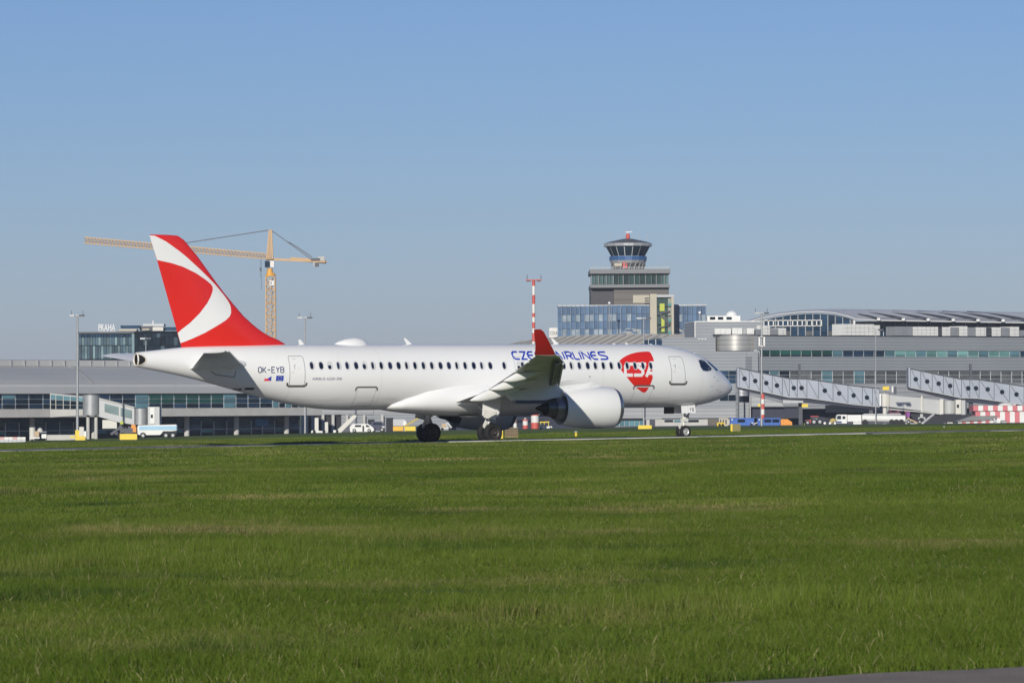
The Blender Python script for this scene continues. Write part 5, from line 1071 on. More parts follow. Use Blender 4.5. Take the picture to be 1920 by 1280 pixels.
KR.box('counterweight', STEELD, 590, 492, 598, 500, -.8, -.51); KR.box('winch', STEELD, 583, 484, 600, 488.5, -.5, .6)
M = MB()
for a, b in (((505, 431.5), (338, 457)), ((508, 431.5), (541, 455)), ((541, 455), (581, 484)), ((541, 453.5), (560, 465)), ((560, 465), (585, 482))): M.beam(P(*a), P(*b), .22)
M.build('tie_bar', STEELD, KR.root); M = MB(); M.beam(P(490, 487), P(490, 543), .10); M.beam(P(488, 487), P(488, 520), .08); M.box(KR.U(488), KR.U(491), -.3, .3, KR.Z(489.5, 508), KR.Z(489.5, 502)); M.build('hook_and_rope', STEELD, KR.root)
# ================================================================ MASTS
def mast(px, ytop, Y, w, lab, bars=True, aer=True, base=None, group='floodlight masts on the apron'):
    T = Fr('floodlight_mast', lab, 'light mast', px, Y, 0, group); c = T.pt(px, ytop); r = w * Y / F / 2; M = MB(); M.cyl((0, 0, 0), (c.x, 0, c.z), r * 1.15, r * .7, n=12); M.build('pole', STEEL, T.root, True)
    k = Y / F; M = MB(); W_ = (14 if bars else 9) * k
    M.box(c.x - W_, c.x + W_, -.3, .3, c.z - 1.2 * k, c.z + .6 * k); M.build('crossbar', STEEL, T.root)
    for s_ in (-1, 1):
        M = MB(); M.box(c.x + s_ * W_ * .62 - 4.5 * k, c.x + s_ * W_ * .62 + 4.5 * k, -.9, -.31, c.z - 2.2 * k, c.z + .9 * k); M.build('floodlight', STEEL if s_ < 0 else STEELD, T.root)
    if aer:
        M = MB()
        for s_ in (-.8, .75): M.cyl((c.x + s_ * W_, 0, c.z), (c.x + s_ * W_, 0, c.z + 9 * k), .035, n=6)
        M.build('lightning_rod', STEELD, T.root)
    return T
T = mast(145, 591, 610, 5, 'tall grey floodlight mast left of the dark glass building'); T.box('base_paint', YEL, 141, 806, 148.5, None, -.45, .45)
mast(572, 595, 700, 3.6, 'grey floodlight mast rising behind the fuselage, right of the crane')
mast(273.5, 634, 830, 2.4, 'small pale floodlight mast in front of the dark glass building', False, False)
mast(1207, 596, 790, 3, 'pale floodlight mast in front of the control tower base', True, False)
T = mast(1428, 586.5, 640, 4.4, 'grey mast with a white lattice head and red and white foot, right of the nose')
for i, (a, b) in enumerate(((738, 748), (748, 757), (757, 767), (767, 777), (777, 784))): cyl(T, 'foot_band', (WRED, WWH)[i % 2], 1430, a, b, 3.6, 0, 14)
M = MB()
for x in (1424.2, 1433.2): M.box(T.U(x) - .12, T.U(x) + .12, -.5, -.3, T.Z(x, 650), T.Z(x, 631))
M.box(T.U(1424), T.U(1433.6), -.5, -.3, T.Z(1428, 632), T.Z(1428, 630.8)); M.box(T.U(1424), T.U(1433.6), -.5, -.3, T.Z(1428, 650), T.Z(1428, 648)); M.build('antenna_panel', WWH, T.root)
T = mast(1642, 618, 690, 2.0, 'slender grey lattice floodlight mast in front of the rooftop plant', True, False)
T = Fr('warning_mast', 'red and white banded mast rising behind the winglet', 'light mast', 1001, 620, 0)
e_ = [526, 536, 553, 570, 587, 594.5, 604, 615.5, 624, 640, 652, 670, 700, 730, 760]; k = 620 / F
for i in range(14): cyl(T, 'band', (WRED, WWH)[i % 2], 1000.5, e_[i], e_[i + 1], 2.9, 0, 14)
cyl(T, 'base_drum', WRED, 1003, 774, 779, 7.5, 0); cyl(T, 'base_drum', WWH, 1003, 779, 792, 7.5, 0); cyl(T, 'base_drum', WRED, 1003, 792, 803.5, 7.5, 0)
c = T.pt(1000.5, 525); M = MB(); M.box(c.x - 15 * k, c.x + 15 * k, -.4, .4, c.z - .6 * k, c.z + 1.0 * k); M.build('crossbar', WRED, T.root)
for s_ in (-1, 1): M = MB(); M.box(c.x + s_ * 9.5 * k - 4 * k, c.x + s_ * 9.5 * k + 4 * k, -.8, -.3, c.z - 3 * k, c.z - .8 * k); M.build('floodlight', STEELD, T.root)
M = MB(); M.cyl((c.x - 12 * k, 0, c.z), (c.x - 12 * k, 0, c.z + 10 * k), .04, n=6); M.cyl((c.x + 14 * k, 0, c.z), (c.x + 14 * k, 0, c.z + 10 * k), .04, n=6); M.build('lightning_rod', STEELD, T.root)
for px, lab in ((985, 'short red and white drum left of the banded mast foot'),):
    T = Fr('striped_drum', lab, 'drum', px, 618, 0); cyl(T, 'band', WRED, px + 2 - 2, 786, 789, 5, 0); cyl(T, 'band', WWH, px, 789, 797, 5, 0); cyl(T, 'band', WRED, px, 797, 803.5, 5, 0); cyl(T, 'cap', STEEL, px, 783, 786, 3, 0)
T = Fr('striped_drum', 'small pale drum with reddish top beside the brown pallets', 'drum', 966, 600, 0); cyl(T, 'band', mat('rust_grey', (.22, .15, .14), .6), 966, 785, 793, 3, 0); cyl(T, 'band', WWH, 966, 793, 804, 3.4, 0)
# lamp posts near the tower
for px, y, Y, lab in ((1142.5, 568, 950, 'thin pole with white globe lamp in front of the blue glass office'), (1312, 586, 900, 'thin pole with white globe lamp at the right end of the blue office')):
    T = Fr('globe_lamp', lab, 'lamp', px, Y, 0); c = T.pt(px, y); M = MB(); M.cyl((0, 0, 0), (c.x, 0, c.z), .11, n=8); M.build('pole', STEEL, T.root); M = MB(); M.lathe([(r_ * .3, math.sqrt(max(0, 1 - r_ * r_)) * .3 + .01) for r_ in np.linspace(-1, 1, 7)], c, 'z', 12); M.build('globe', WHITE, T.root, True)
# ================================================================ FIXED WALKWAYS
GALV = mat('walkway_panel', (.315, .345, .40), .4, .15, .08, .4)
def walkway(dx, lab, xend):
    T = Fr('passenger_walkway', lab, 'walkway', 1384 + dx, 742, 0, 'sloping passenger walkways on the terminal front')
    tx = [1384, 1448, 1480.6, 1513, 1600, 1648.8, 1760]; ty = [689.5, 703, 709.6, 710, 723, 728, 744]; by = [725, 737.7, 744.8, 745.5, 758, 762.5, 779]
    f_ = lambda x, ys: interp(x - dx, tx, ys) + (1.0 if dx else 0)
    pc = [x + dx for x in (1386, 1405, 1425, 1448, 1467, 1480, 1495, 1513, 1535, 1562, 1590, 1617, 1636, 1649)] if not dx else [x + dx for x in (1386, 1405.5, 1427, 1448, 1467, 1482, 1497.5, 1515, 1543, 1572, 1599, 1626, 1655)]
    pc = [p for p in pc if p <= xend]
    wl_ = {0: (1396, 709.6), 1: (1416, 713.8), 2: (1436.8, 717.8), 3: (1456.7, 722.3), 5: (1488.4, 727), 6: (1503, 727), 8: (1546.5, 732), 9: (1573.6, 737), 10: (1600.6, 741), 11: (1625.6, 745)} if not dx else {0: (1396, 709.6), 1: (1417.5, 713.8), 2: (1439, 717.8), 3: (1460.5, 722), 5: (1494.5, 726.5), 6: (1509, 726.5), 7: (1531, 728.5), 8: (1558, 733.5), 9: (1585, 738), 10: (1612, 742)}
    for i in range(len(pc) - 1):
        a, b = pc[i] + .5, pc[i + 1] - .5; slab(T, 'wall_panel', GALV, [(a, f_(a, ty) + 1.2), (b, f_(b, ty) + 1.2), (b, f_(b, by) - 1), (a, f_(a, by) - 1)], -.25, -.05)
        M = MB(); q0, q1 = T.pt(a + 2, f_(a, ty) + 3, -.32), T.pt(b - 1, f_(b, by) - 2, -.32); M.beam(q0, q1, .10, .14, up=(0, 1, 0)); M.build('brace', mat('brace_grey', (.13, .14, .16), .5), T.root)
        if i in wl_ and wl_[i][0] + dx < xend:
            c = T.pt(wl_[i][0] + dx, wl_[i][1] + (1 if dx else 0), -.4); M = MB(); M.cyl((c.x, -.33, c.z), (c.x, -.42, c.z), .34, n=20); M.build('round_window', GD, T.root)
            M = MB(); M.cyl((c.x, -.27, c.z), (c.x, -.325, c.z), .40, n=20); M.build('window_ring', STEELD, T.root)
    P_ = [x for x in tx if x + dx <= xend]; top = [(x + dx, f_(x + dx, ty)) for x in P_] + [(xend, f_(xend, ty))]; bot = [(x + dx, f_(x + dx, by)) for x in P_] + [(xend, f_(xend, by))]
    slab(T, 'core', STEELD, top + bot[::-1], -.04, 3.0)
    slab(T, 'roof_edge', STEELD, [(x, y - 1.2) for x, y in top] + [(x, y + .4) for x, y in top[::-1]], -.35, 3.3); slab(T, 'floor_edge', STEEL, [(x, y - .9) for x, y in bot] + [(x, y + .7) for x, y in bot[::-1]], -.35, 3.2)
    slab(T, 'floor_truss', mat('navy_shade', (.014, .02, .045), .6, 0, .3, .1), [(x, y + .8) for x, y in bot] + [(x, y + lerp(4, 9, min(1, max(0, (x - dx - 1384) / 120)) if x - dx < 1520 else 0.2)) for x, y in bot[::-1]], .1, 2.8)
    T.box('end_wall', IVORY if False else GALV, 1382.5 + dx, 689.5, 1385.8 + dx, 725.5, -.4, 3.2)
    for x in ((1501, 1633) if not dx else (1500,)):
        if x + dx < xend: T.box('support_pillar', STEELD, x + dx - 3.5, f_(x + dx, by) + 1.5, x + dx + 3.5, None, .6, 1.8)
    T.box('roof_unit', STEELD, 1497 + dx, 682, 1501.5 + dx, 709, .8, 1.6); 
    return T
T = walkway(0, 'long sloping grey walkway with round windows just right of the nose', 1649)
slab(T, 'service_deck', STEEL, [(1468, 749.5), (1506, 751), (1506, 755), (1468, 755.5)], -1.2, .4); T.box('yellow_number_board', YEL, 1503.5, 757, 1515, 763, -1.4, -1.25); T.box('yellow_number_board', YEL, 1421, 757, 1428, 762, -1.4, -1.25)
slab(T, 'lower_ramp', WALL2, [(1407, 742), (1412, 742), (1466, 756), (1470, 762), (1407, 762)], .0, 1.0)
T.box('stair_shade', mat('navy_shade', (.014, .02, .045), .6, 0, .3, .1), 1407, 762.5, 1500, 784, 1.2, 2.0); T.box('post', CONC, 1405.5, 742, 1407.2, None, -.6, -.3); T.box('post', STEELD, 1383.5, 726, 1385.5, None, -.3, .2)
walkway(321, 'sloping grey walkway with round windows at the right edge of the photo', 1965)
T = Fr('dark_gate_front', 'dark recessed gate front under the first walkway', 'building', 1440, 748, 0); T.box('lower_glass', GD, 1386, 742, 1404, 754, -.2, -.05); T.box('shade_wall', mat('navy_shade', (.014, .02, .045), .6, 0, .3, .1), 1470, 766, 1548, None, .5, 1.5); T.box('shade_wall', DARK, 1548, 773, 1660, None, .5, 1.5); T.box('grey_wall', WALL, 1386, 754.5, 1404.5, None, 0, 1)
T.box('base_wall', WALL, 1548, 759, 1668, 773, .4, 1.5)
# ================================================================ RIGHT BOARDING BRIDGE
T = Fr('boarding_bridge', 'pale grey boarding bridge with ivory cab at the end of the first walkway', 'boarding bridge', 1655, 722, 0)
cyl(T, 'rotunda', IVORY, 1659, 738, 762, 10.5, 1.4, 28); cyl(T, 'column', IVORY, 1659, 762, None, 4, 1.4); cyl(T, 'rotunda_cap', STEEL, 1659, 737, 738.6, 10.8, 1.4, 28); T.box('rotunda_door', BWH, 1649, 738, 1652.5, 761, -.3, .2)
slab(T, 'tunnel', mat('bridge_grey', (.43, .44, .43), .45, 0, .06, .4), [(1668, 741), (1728, 745.5), (1728, 770), (1668, 762.5)], 0, 2.6); slab(T, 'tunnel', mat('bridge_grey', (.43, .44, .43), .45, 0, .06, .4), [(1728.2, 746.5), (1767, 750.5), (1767, 775.5), (1728.2, 770.5)], .25, 2.35)
T.box('tunnel_frame', IVORY, 1727, 742, 1730, 772, -.15, 2.7); T.box('tunnel_frame', IVORY, 1762, 748, 1769, 776, -.1, 2.5)
slab(T, 'underframe', STEELD, [(1668, 763), (1762, 775.8), (1762, 778.5), (1668, 766)], .5, 2.0)
M = MB(); M.beam(T.pt(1668, 767), T.pt(1716, 771), .16); M.beam(T.pt(1716, 771), T.pt(1765, 776), .16); M.build('cable_rail', CONC, T.root)
cyl(T, 'cab_rotunda', mat('bridge_grey', (.43, .44, .43), .45, 0, .06, .4), 1780, 751, 775.5, 11, 1.2, 28); T.box('cab', IVORY, 1792, 749, 1802, 776, -.6, 2.2); T.box('cab_side', mat('bridge_grey', (.43, .44, .43), .45, 0, .06, .4), 1802.2, 750, 1810, 777, -.2, 2.2); T.box('cab_window', GLV, 1794, 758, 1798, 764, -.68, -.61)
T.box('cab_bellows', STEELD, 1810.3, 752, 1813, 776, .0, 2.0)
M = MB(); M.box(T.U(1726), T.U(1731), .6, 1.8, .9, T.Z(1728, 771)); M.box(T.U(1722), T.U(1735), .2, 2.2, .5, 1.1); M.build('wheel_leg', STEEL, T.root)
M = MB(); 
for v_ in (.1, 2.0): M.cyl((T.U(1728), v_, .5), (T.U(1728), v_ + .35, .5), .5, n=16)
M.build('wheels', TG, T.root); M = MB(); M.beam(T.pt(1727, 794, -.4), T.pt(1753, 773.5, -.4), .35, .2); M.beam(T.pt(1727, 797, -.4), T.pt(1753, 776, -.4), .08); M.build('service_stair', STEEL, T.root)
T.box('yellow_lamp_board', YEL, 1655, 724.5, 1667, 731, 3, 3.2) ; T.box('board_post', STEELD, 1660, 731.2, 1661, 738, 3, 3.1); T.box('post_box', WWH, 1672, 724, 1675, 735, 3, 3.4); T.box('post_box', STEELD, 1676, 725, 1681, 739, 3, 3.4)
T = Fr('burgundy_trailer', 'dark burgundy trailer behind the fuel truck', 'trailer', 1690, 735, 0); T.box('body', mat('burgundy', (.12, .015, .05), .5, 0, .15), 1668, 768, 1706, 782, 0, 2.5); T.box('chassis', STEELD, 1669, 782.1, 1705, 785, .2, 2.2); T.box('back_wall', DARK, 1706, 775, 1822, None, 5, 5.6)
M = MB()
for x in (1676, 1698): M.cyl((T.U(x), 0.1, .5), (T.U(x), .4, .5), .5, n=14)
M.build('wheel', TG, T.root); 
# ================================================================ VEHICLES AND APRON EQUIPMENT
def wheels(T, xs, r, v0=-.05, dep=1.9, rim=True):
    for x in xs:
        for v in (v0, v0 + dep):
            M = MB(); u = T.U(x); M.cyl((u, v - .12, r), (u, v + .16, r), r, n=20); M.build('wheel', TG, T.root, True)
        if rim: M = MB(); M.cyl((u, v0 - .14, r), (u, v0 - .10, r), r * .5, n=12); M.build('wheel_rim', STEEL, T.root)
def sprism(T, name, mt, pts, v0, v1, parent=None): return slab(T, name, mt, pts, v0, v1, parent)
T = Fr('fuel_truck', 'white articulated fuel tanker truck in front of the terminal', 'truck', 1568, 690, 0)
sprism(T, 'cab', BWH, [(1568.5, 793.5), (1568, 785), (1569.5, 778), (1571, 777), (1588, 777), (1588, 793.5)], -.1, 2.3); sprism(T, 'windscreen', GLV, [(1569, 785.5), (1570.3, 779), (1577, 779), (1577, 785.5)], -.16, -.11); sprism(T, 'side_window', GLV, [(1579.5, 785), (1579.8, 780), (1585, 780), (1585, 785)], -.16, -.11)
T.box('bumper', mat('navy_blue_paint', (.02, .05, .2), .5), 1568, 789.5, 1578, 792.5, -.2, -.11); T.box('headlight', mat('lime_panel', (.45, .50, .05), .5, 0, .1), 1568, 787.5, 1570, 789.5, -.22, -.12)
T.box('pump_cabinet', BWH, 1589, 777.5, 1615, 790, 0, 2.2); M = MB(); c0, c1_ = T.pt(1616, 783.5, 1.1), T.pt(1697, 785, 1.1); r_ = 6.8 * 690 / F
M.cyl((c0.x, 1.1, c0.z), (c1_.x, 1.1, c1_.z), r_, n=28); M.build('tank', BWH, T.root, True); T.box('tank_fender', WWH, 1600, 790.5, 1615, 797, -.1, .1); T.box('chassis', STEELD, 1572, 791, 1694, 794, .4, 1.8)
M = MB(); M.box(T.U(1620), T.U(1690), .8, 1.4, c0.z + r_ - .05, c0.z + r_ + .12); M.build('tank_walkway', STEEL, T.root); T.box('livery_mark', mat('purple_mark', (.22, .10, .30), .5), 1668, 781, 1674, 783, .18, .25) if False else None
wheels(T, (1577, 1622, 1672, 1681, 1690), .40, .15, 1.7, False); 
T = Fr('belt_loader', 'white and tan belt loader parked behind the fuel truck', 'vehicle', 1700, 685, 0); sprism(T, 'conveyor', mat('tan_belt', (.50, .36, .22), .6), [(1700, 784), (1703, 783), (1728, 795), (1726, 797)], 0, 1.2); T.box('body', BWH, 1698, 793, 1732, 797, 0, 1.6); T.box('engine_cover', IVORY, 1699, 786, 1708, 793, .3, 1.5); wheels(T, (1703, 1724), .32, 0, 1.5)
T = Fr('purple_sign_post', 'small purple sign on a post behind the fuel truck end', 'sign', 1703, 700, 0); T.box('board', mat('purple_board', (.22, .04, .30), .5), 1700, 773, 1706, 781, 0, .2); T.box('post', STEEL, 1702.5, 781.1, 1703.5, None, .05, .15)
T = Fr('beige_mound_cover', 'low beige covered cart between the bridge stair and the striped shed', 'cart', 1780, 680, 0); sprism(T, 'cover', IVORY, [(1770, 797), (1771, 793.5), (1776, 791.5), (1788, 791.5), (1792, 794), (1792, 797)], 0, 2); T.box('chassis', STEELD, 1772, 797.1, 1790, 798.4, .2, 1.8); wheels(T, (1774, 1788), .15, .1, 1.6, False)
# tractor and trailers
T = Fr('tow_tractor', 'red and black tow tractor parked between the orange bin and the white truck', 'tractor', 1520, 690, 0)
T.box('bonnet', REDV, 1511, 787, 1523, 793, 0, 1.8); sprism(T, 'cab', STEELD, [(1522, 793), (1523, 783), (1533, 783), (1538, 793)], 0, 1.8); sprism(T, 'window', mat('greenish_glass', (.16, .22, .22), .15, 0, .2), [(1524.5, 787), (1525, 784), (1532, 784), (1533.5, 787)], -.06, -.01); T.box('rear_arm', REDV, 1534, 789, 1541, 796, 0, 1.6); T.box('roof_bar', REDV, 1520, 779.5, 1535, 781, .2, 1.4); T.box('roof_post', STEELD, 1527, 781.1, 1528, 783, .6, .9)
wheels(T, (1514, ), .38, 0, 1.7); wheels(T, (1526, 1537), .5, 0, 1.7)
T = Fr('baggage_dolly', 'row of low dollies with pale wheels left of the white truck', 'cart', 1555, 685, 0); T.box('deck', STEELD, 1544, 793.5, 1567, 795.5, 0, 1.5); wheels(T, (1546, 1556, 1565), .26, 0, 1.3); 
for x in (1546, 1556, 1565): c = T.U(x); M = MB(); M.cyl((c, -.25, .26), (c, -.2, .26), .2, n=12); M.build('pale_hub', WWH, T.root)
T = Fr('yellow_reel', 'round yellow hose reel just left of the white truck cab', 'reel', 1562, 693, 0); M = MB(); c = T.pt(1562, 790, 0); M.cyl((c.x, -.1, max(.5, c.z)), (c.x, .5, max(.5, c.z)), .5, n=20); M.build('reel', mat('dull_yellow', (.48, .36, .10), .6, 0, .2), T.root); T.box('stand', STEELD, 1559, 791, 1565, None, .0, .4)
T = Fr('lime_cart', 'small lime yellow cart beside the tow tractor', 'cart', 1508, 684, 0); T.box('body', mat('lime_panel', (.45, .50, .05), .5, 0, .1), 1504, 793, 1512, 797, 0, .9); wheels(T, (1505.5, 1510.5), .16, 0, .8, False)
for x0, x1, lab in ((1369.5, 1414, 'blue skip container nearest the nose of the airliner'), (1420.5, 1463, 'blue skip container with two dark openings, right of the first')):
    T = Fr('skip_container', lab, 'container', x0, 676, 0, 'blue containers behind the nose'); T.box('body', BLU, x0, 784.5, x1, 797.6, 0, 2.4); T.box('rim', BLU, x0 - .4, 783.2, x1 + .4, 784.6, -.1, 2.5); T.box('leg', STEELD, x0 + 2, 797.7, x0 + 5, None, .1, 2.2); T.box('leg', STEELD, x1 - 5, 797.7, x1 - 2, None, .1, 2.2)
    for a in ([(1383, 1397)] if x0 < 1400 else [(1433, 1446), (1448, 1461)]): T.box('opening', GD, a[0], 786, a[1], 791.5, -.05, -.005)
    T.box('white_tag', WWH, x0 + 2, 785, x0 + 4.5, 787.5, -.06, -.01)
    for k in range(1, 6): xx = lerp(x0, x1, k / 6); T.box('rib', BLU, xx, 792.5, xx + .9, 797.4, -.12, -.005)
T = Fr('white_dolly', 'little white dolly between the two blue containers', 'cart', 1411, 672, 0); M = MB(); M.beam(T.pt(1407, 796), T.pt(1420, 792), .12); M.beam(T.pt(1409, 792), T.pt(1419, 797), .12); M.build('frame', WWH, T.root); wheels(T, (1409, 1418), .2, 0, .8, False)
T = Fr('orange_skip', 'orange skip with a slanted end beside the blue containers', 'container', 1464, 676, 0); sprism(T, 'body', ORA, [(1464, 785.5), (1477, 785.5), (1485, 791), (1485.5, 798), (1464, 798)], 0, 2.2); T.box('leg', STEELD, 1466, 798.05, 1469, None, .1, 2); T.box('leg', STEELD, 1480, 798.05, 1483, None, .1, 2)
for k in range(3): T.box('rib', ORA, 1468 + 5 * k, 787, 1469 + 5 * k, 797.5, -.08, -.005)
T = Fr('yellow_bowser', 'small yellow tank trailer in front of the beige kiosk', 'trailer', 1352, 672, 0); M = MB(); a, b = T.pt(1344.5, 796), T.pt(1359, 796); M.cyl((a.x, .5, a.z), (b.x, .5, b.z), .36, n=16); M.build('tank', YEL, T.root, True); T.box('chassis', STEELD, 1338, 798.6, 1358, 799.6, .1, .9); wheels(T, (1349, 1355), .2, 0, .9, False)
T = Fr('beige_kiosk', 'pale beige kiosk with dark slots behind the yellow tank trailer', 'kiosk', 1355, 690, 0); T.box('body', BEIGE, 1348, 783.5, 1365, None, 0, 2); 
for x in (1350, 1355, 1360): T.box('slot', STEELD, x, 786, x + 2.5, 795, -.05, -.005)
# red and white checked buildings
T = Fr('checked_hut', 'big red and white striped hut at the right edge', 'hut', 1826, 700, 0)
for i in range(14):
    x0 = 1825 + 9.2 * i; x1 = x0 + 9.2
    T.box('stripe_panel', PINK if i % 2 == 0 else WWH, x0 + .05, 760, x1 - .05, 770.2, -.3, 6); T.box('stripe_panel', PINK if (i % 2 == 0) else WWH, x0 + 4.05, 771, x1 + 3.95, None, 0, 5.8)
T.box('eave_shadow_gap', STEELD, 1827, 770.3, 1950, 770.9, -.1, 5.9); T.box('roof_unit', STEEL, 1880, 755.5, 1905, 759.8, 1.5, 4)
M = MB(); c = T.pt(1887, 757); M.lathe([(0, 1.2), (.25, 1.0), (.45, .3)], (c.x, 1.0, T.Z(1887, 759.5)), 'z', 20); M.build('roof_vent', WWH, T.root, True)
T = Fr('checked_shed', 'low red and white striped shed with a grey sloping roof', 'shed', 1796, 680, 0)
for i in range(9): x0 = 1796 + 7.4 * i; T.box('stripe_panel', WWH if i % 2 == 0 else PINK, x0 + .05, 789.5 - i * .25, x0 + 7.35, None, 0, 3)
sprism(T, 'roof', mat('shed_roof_grey', (.20, .20, .20), .7, 0, .1, .5), [(1793, 790), (1822, 779.8), (1874, 779), (1860, 786.8)], -.4, 3.2); T.box('door', STEEL, 1863, 786, 1869, None, -.1, 2); T.box('white_wall', BWH, 1869.2, 783.5, 1876, None, -.3, 2)
T = Fr('grey_cabinet', 'small grey cabinet at the foot of the big striped hut', 'cabinet', 1882, 682, 0); T.box('body', STEEL, 1877, 789, 1887, 796, 0, 1); T.box('roof', STEELD, 1876.5, 788, 1887.5, 789, -.1, 1.1); T.box('foot', STEELD, 1878, 796.1, 1886, None, .1, .9)
# left apron items
T = Fr('apron_bus', 'white apron bus with pale blue roof band under the tail of the airliner', 'bus', 258, 612, 0)
sprism(T, 'body', BWH, [(258, 813.5), (257.5, 801), (259, 797), (330, 795.5), (331, 797), (331, 807), (322, 808), (306, 808), (303, 812), (300, 815), (262, 815.5)], 0, 2.4); T.box('blue_band', SKYB, 261, 798.5, 331, 805.5, -.06, -.005)
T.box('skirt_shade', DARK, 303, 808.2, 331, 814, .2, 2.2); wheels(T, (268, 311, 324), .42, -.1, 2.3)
T = Fr('loader_truck', 'dark loading vehicle with orange lamps between the bridge and the bus', 'vehicle', 246, 615, 0); T.box('chassis', STEELD, 225, 803, 256, 812, 0, 2); T.box('orange_cab', ORA, 249, 800, 255.5, 810, -.15, 1.2); T.box('lamp', mat('lime_panel', (.45, .50, .05), .5, 0, .1), 225, 789.5, 231, 795, -.2, .2); T.box('lamp_post', STEELD, 227, 795.1, 228.2, 803, 0, .15); wheels(T, (230, 251), .42, -.1, 1.8)
T = Fr('apron_cabinet', 'cream cabinet at the foot of the tall left mast', 'cabinet', 152, 606, 0); T.box('body', IVORY, 148.5, 800, 157, 820, 0, 1); T.box('body_low', BWH, 157.1, 808, 162, 820, 0, 1.2); T.box('yellow_foot', YEL, 148, 817, 160, None, -.1, -.01)
T = Fr('yellow_barrier', 'small yellow barrier left of the tall mast foot', 'barrier', 135, 607, 0); sprism(T, 'block', YEL, [(130, 820.5), (133, 817), (139, 817), (142, 820.5)], 0, .6)
T = Fr('utility_cart', 'beige utility cart with rounded cover in front of the pier', 'cart', 64, 608, 0); M = MB(); c = T.pt(60, 809); M.cyl((c.x, .4, .3), (c.x, .4, T.Z(60, 801)), .42, n=16); M.build('drum', IVORY, T.root, True); T.box('seat', mat('tan_belt', (.50, .36, .22), .6), 65, 808, 73, 818, 0, 1); M = MB(); c = T.pt(74.5, 806.5); M.lathe([(-.4, .1), (-.2, .38), (.1, .38), (.35, .1)], (c.x, .4, c.z), 'z', 16); M.build('round_cover', IVORY, T.root, True); T.box('deck', BWH, 56, 819, 74, 822, 0, 1.2); T.box('box', BWH, 78, 813.5, 87, 821.5, 0, .8); T.box('table', STEEL, 76, 809, 87, 810, 0, .8); wheels(T, (59, 70), .15, 0, 1, False)
T = Fr('striped_barrier_row', 'row of red and white plastic barriers at the left edge', 'barrier', 20, 606, 0)
for i in range(7): T.box('barrier_block', (WWH, mat('pale_faded_red', (.62, .36, .35), .6), WWH)[i % 3], -8 + 8 * i, 819, -.3 + 8 * i, 823.5, 0, .4); T.box('foot', STEEL, -8 + 8 * i, 823.6, -.3 + 8 * i, None, -.1, .5)
T = Fr('low_wall', 'low pale wall along the foot of the left pier', 'wall', 118, 625, 0); T.box('wall', CONC, 88, 815.5, 141, None, 0, .3); T.box('coping', WWH, 87.5, 814.9, 141.5, 815.5, -.05, .35)
for x0, x1, lab in ((600, 622, 'white stair car with a bright patch, left one under the fuselage'), ):
    T = Fr('service_car', lab, 'car', 600, 640, 0); sprism(T, 'body', BWH, [(583, 811), (584, 807), (592, 806), (600, 807.5), (612, 808), (613, 811)], 0, 1.7); wheels(T, (589, 607), .22, 0, 1.5, False)
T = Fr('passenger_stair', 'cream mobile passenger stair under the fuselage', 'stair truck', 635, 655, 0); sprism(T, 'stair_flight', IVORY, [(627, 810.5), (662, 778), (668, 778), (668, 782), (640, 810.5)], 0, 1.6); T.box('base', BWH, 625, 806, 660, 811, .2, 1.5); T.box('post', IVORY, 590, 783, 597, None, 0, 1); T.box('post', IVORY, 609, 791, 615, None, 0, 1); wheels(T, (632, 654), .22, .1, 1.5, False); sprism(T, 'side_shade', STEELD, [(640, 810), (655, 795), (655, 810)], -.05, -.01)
T = Fr('white_van', 'white estate car parked on the apron under the fuselage', 'car', 675, 640, 0)
sprism(T, 'body', BWH, [(656, 808.5), (656, 801), (660, 795.5), (662, 794.5), (690, 794.5), (694, 797), (699, 801), (701, 803.5), (700.5, 807), (698, 809), (658, 809)], 0, 1.8); sprism(T, 'side_window', GLV, [(665, 800), (666, 796.5), (677, 796.5), (677, 800)], -.05, -.005); sprism(T, 'side_window', GLV, [(686, 800), (686, 796.5), (690, 796.8), (694, 800)], -.05, -.005); T.box('door_gap', DARK, 679.5, 798, 682.5, 809, -.06, -.01); wheels(T, (664, 692), .26, 0, 1.6)
T = Fr('dark_van', 'dark blue van behind the white estate car', 'van', 710, 690, 0); sprism(T, 'body', mat('dark_blue_paint', (.02, .025, .07), .4, 0, .1), [(694, 807), (694, 796), (698, 790), (716, 790), (721, 798), (722, 807)], 0, 1.9); sprism(T, 'window', GLV, [(699, 796), (700, 792), (714, 792), (717, 796)], -.05, -.005); T.box('headlight', WWH, 716, 799, 721, 802, -.06, -.01); wheels(T, (700, 716), .36, 0, 1.7)
T = Fr('yellow_bin', 'orange yellow container left of the brighter yellow one, behind the far wheels', 'container', 738, 655, 0, 'yellow containers behind the far wheels'); T.box('body', mat('orange_yellow', (.75, .42, .02), .5, 0, .08), 737, 799, 756, 807.5, 0, 1.6); T.box('lid', STEELD, 737, 798.2, 756, 799, .05, 1.55); T.box('foot', STEELD, 739, 807.6, 754, None, .1, 1.4)
T = Fr('yellow_bin', 'bright yellow container right beside the orange one, behind the far wheels', 'container', 759, 655, 0, 'yellow containers behind the far wheels'); T.box('body', YEL, 758.5, 799, 779, 807.5, 0, 1.6); T.box('lid', STEELD, 758.5, 798.2, 779, 799, .05, 1.55); T.box('foot', STEELD, 761, 807.6, 777, None, .1, 1.4)
T = Fr('yellow_conveyor', 'yellow belt conveyor rising behind the yellow containers', 'conveyor', 765, 680, 0); M = MB(); M.beam(T.pt(757, 800), T.pt(790, 780), .5, .3); M.build('belt_arm', mat('dull_yellow', (.48, .36, .10), .6, 0, .2), T.root); T.box('body', STEEL, 737, 786, 760, 798, .8, 2.2); T.box('white_tank', WWH, 756, 789, 762, 797, -.2, .5); T.box('chassis', STEELD, 738, 798.1, 790, 801, .3, 1.8); wheels(T, (745, 784), .4, .1, 1.8)
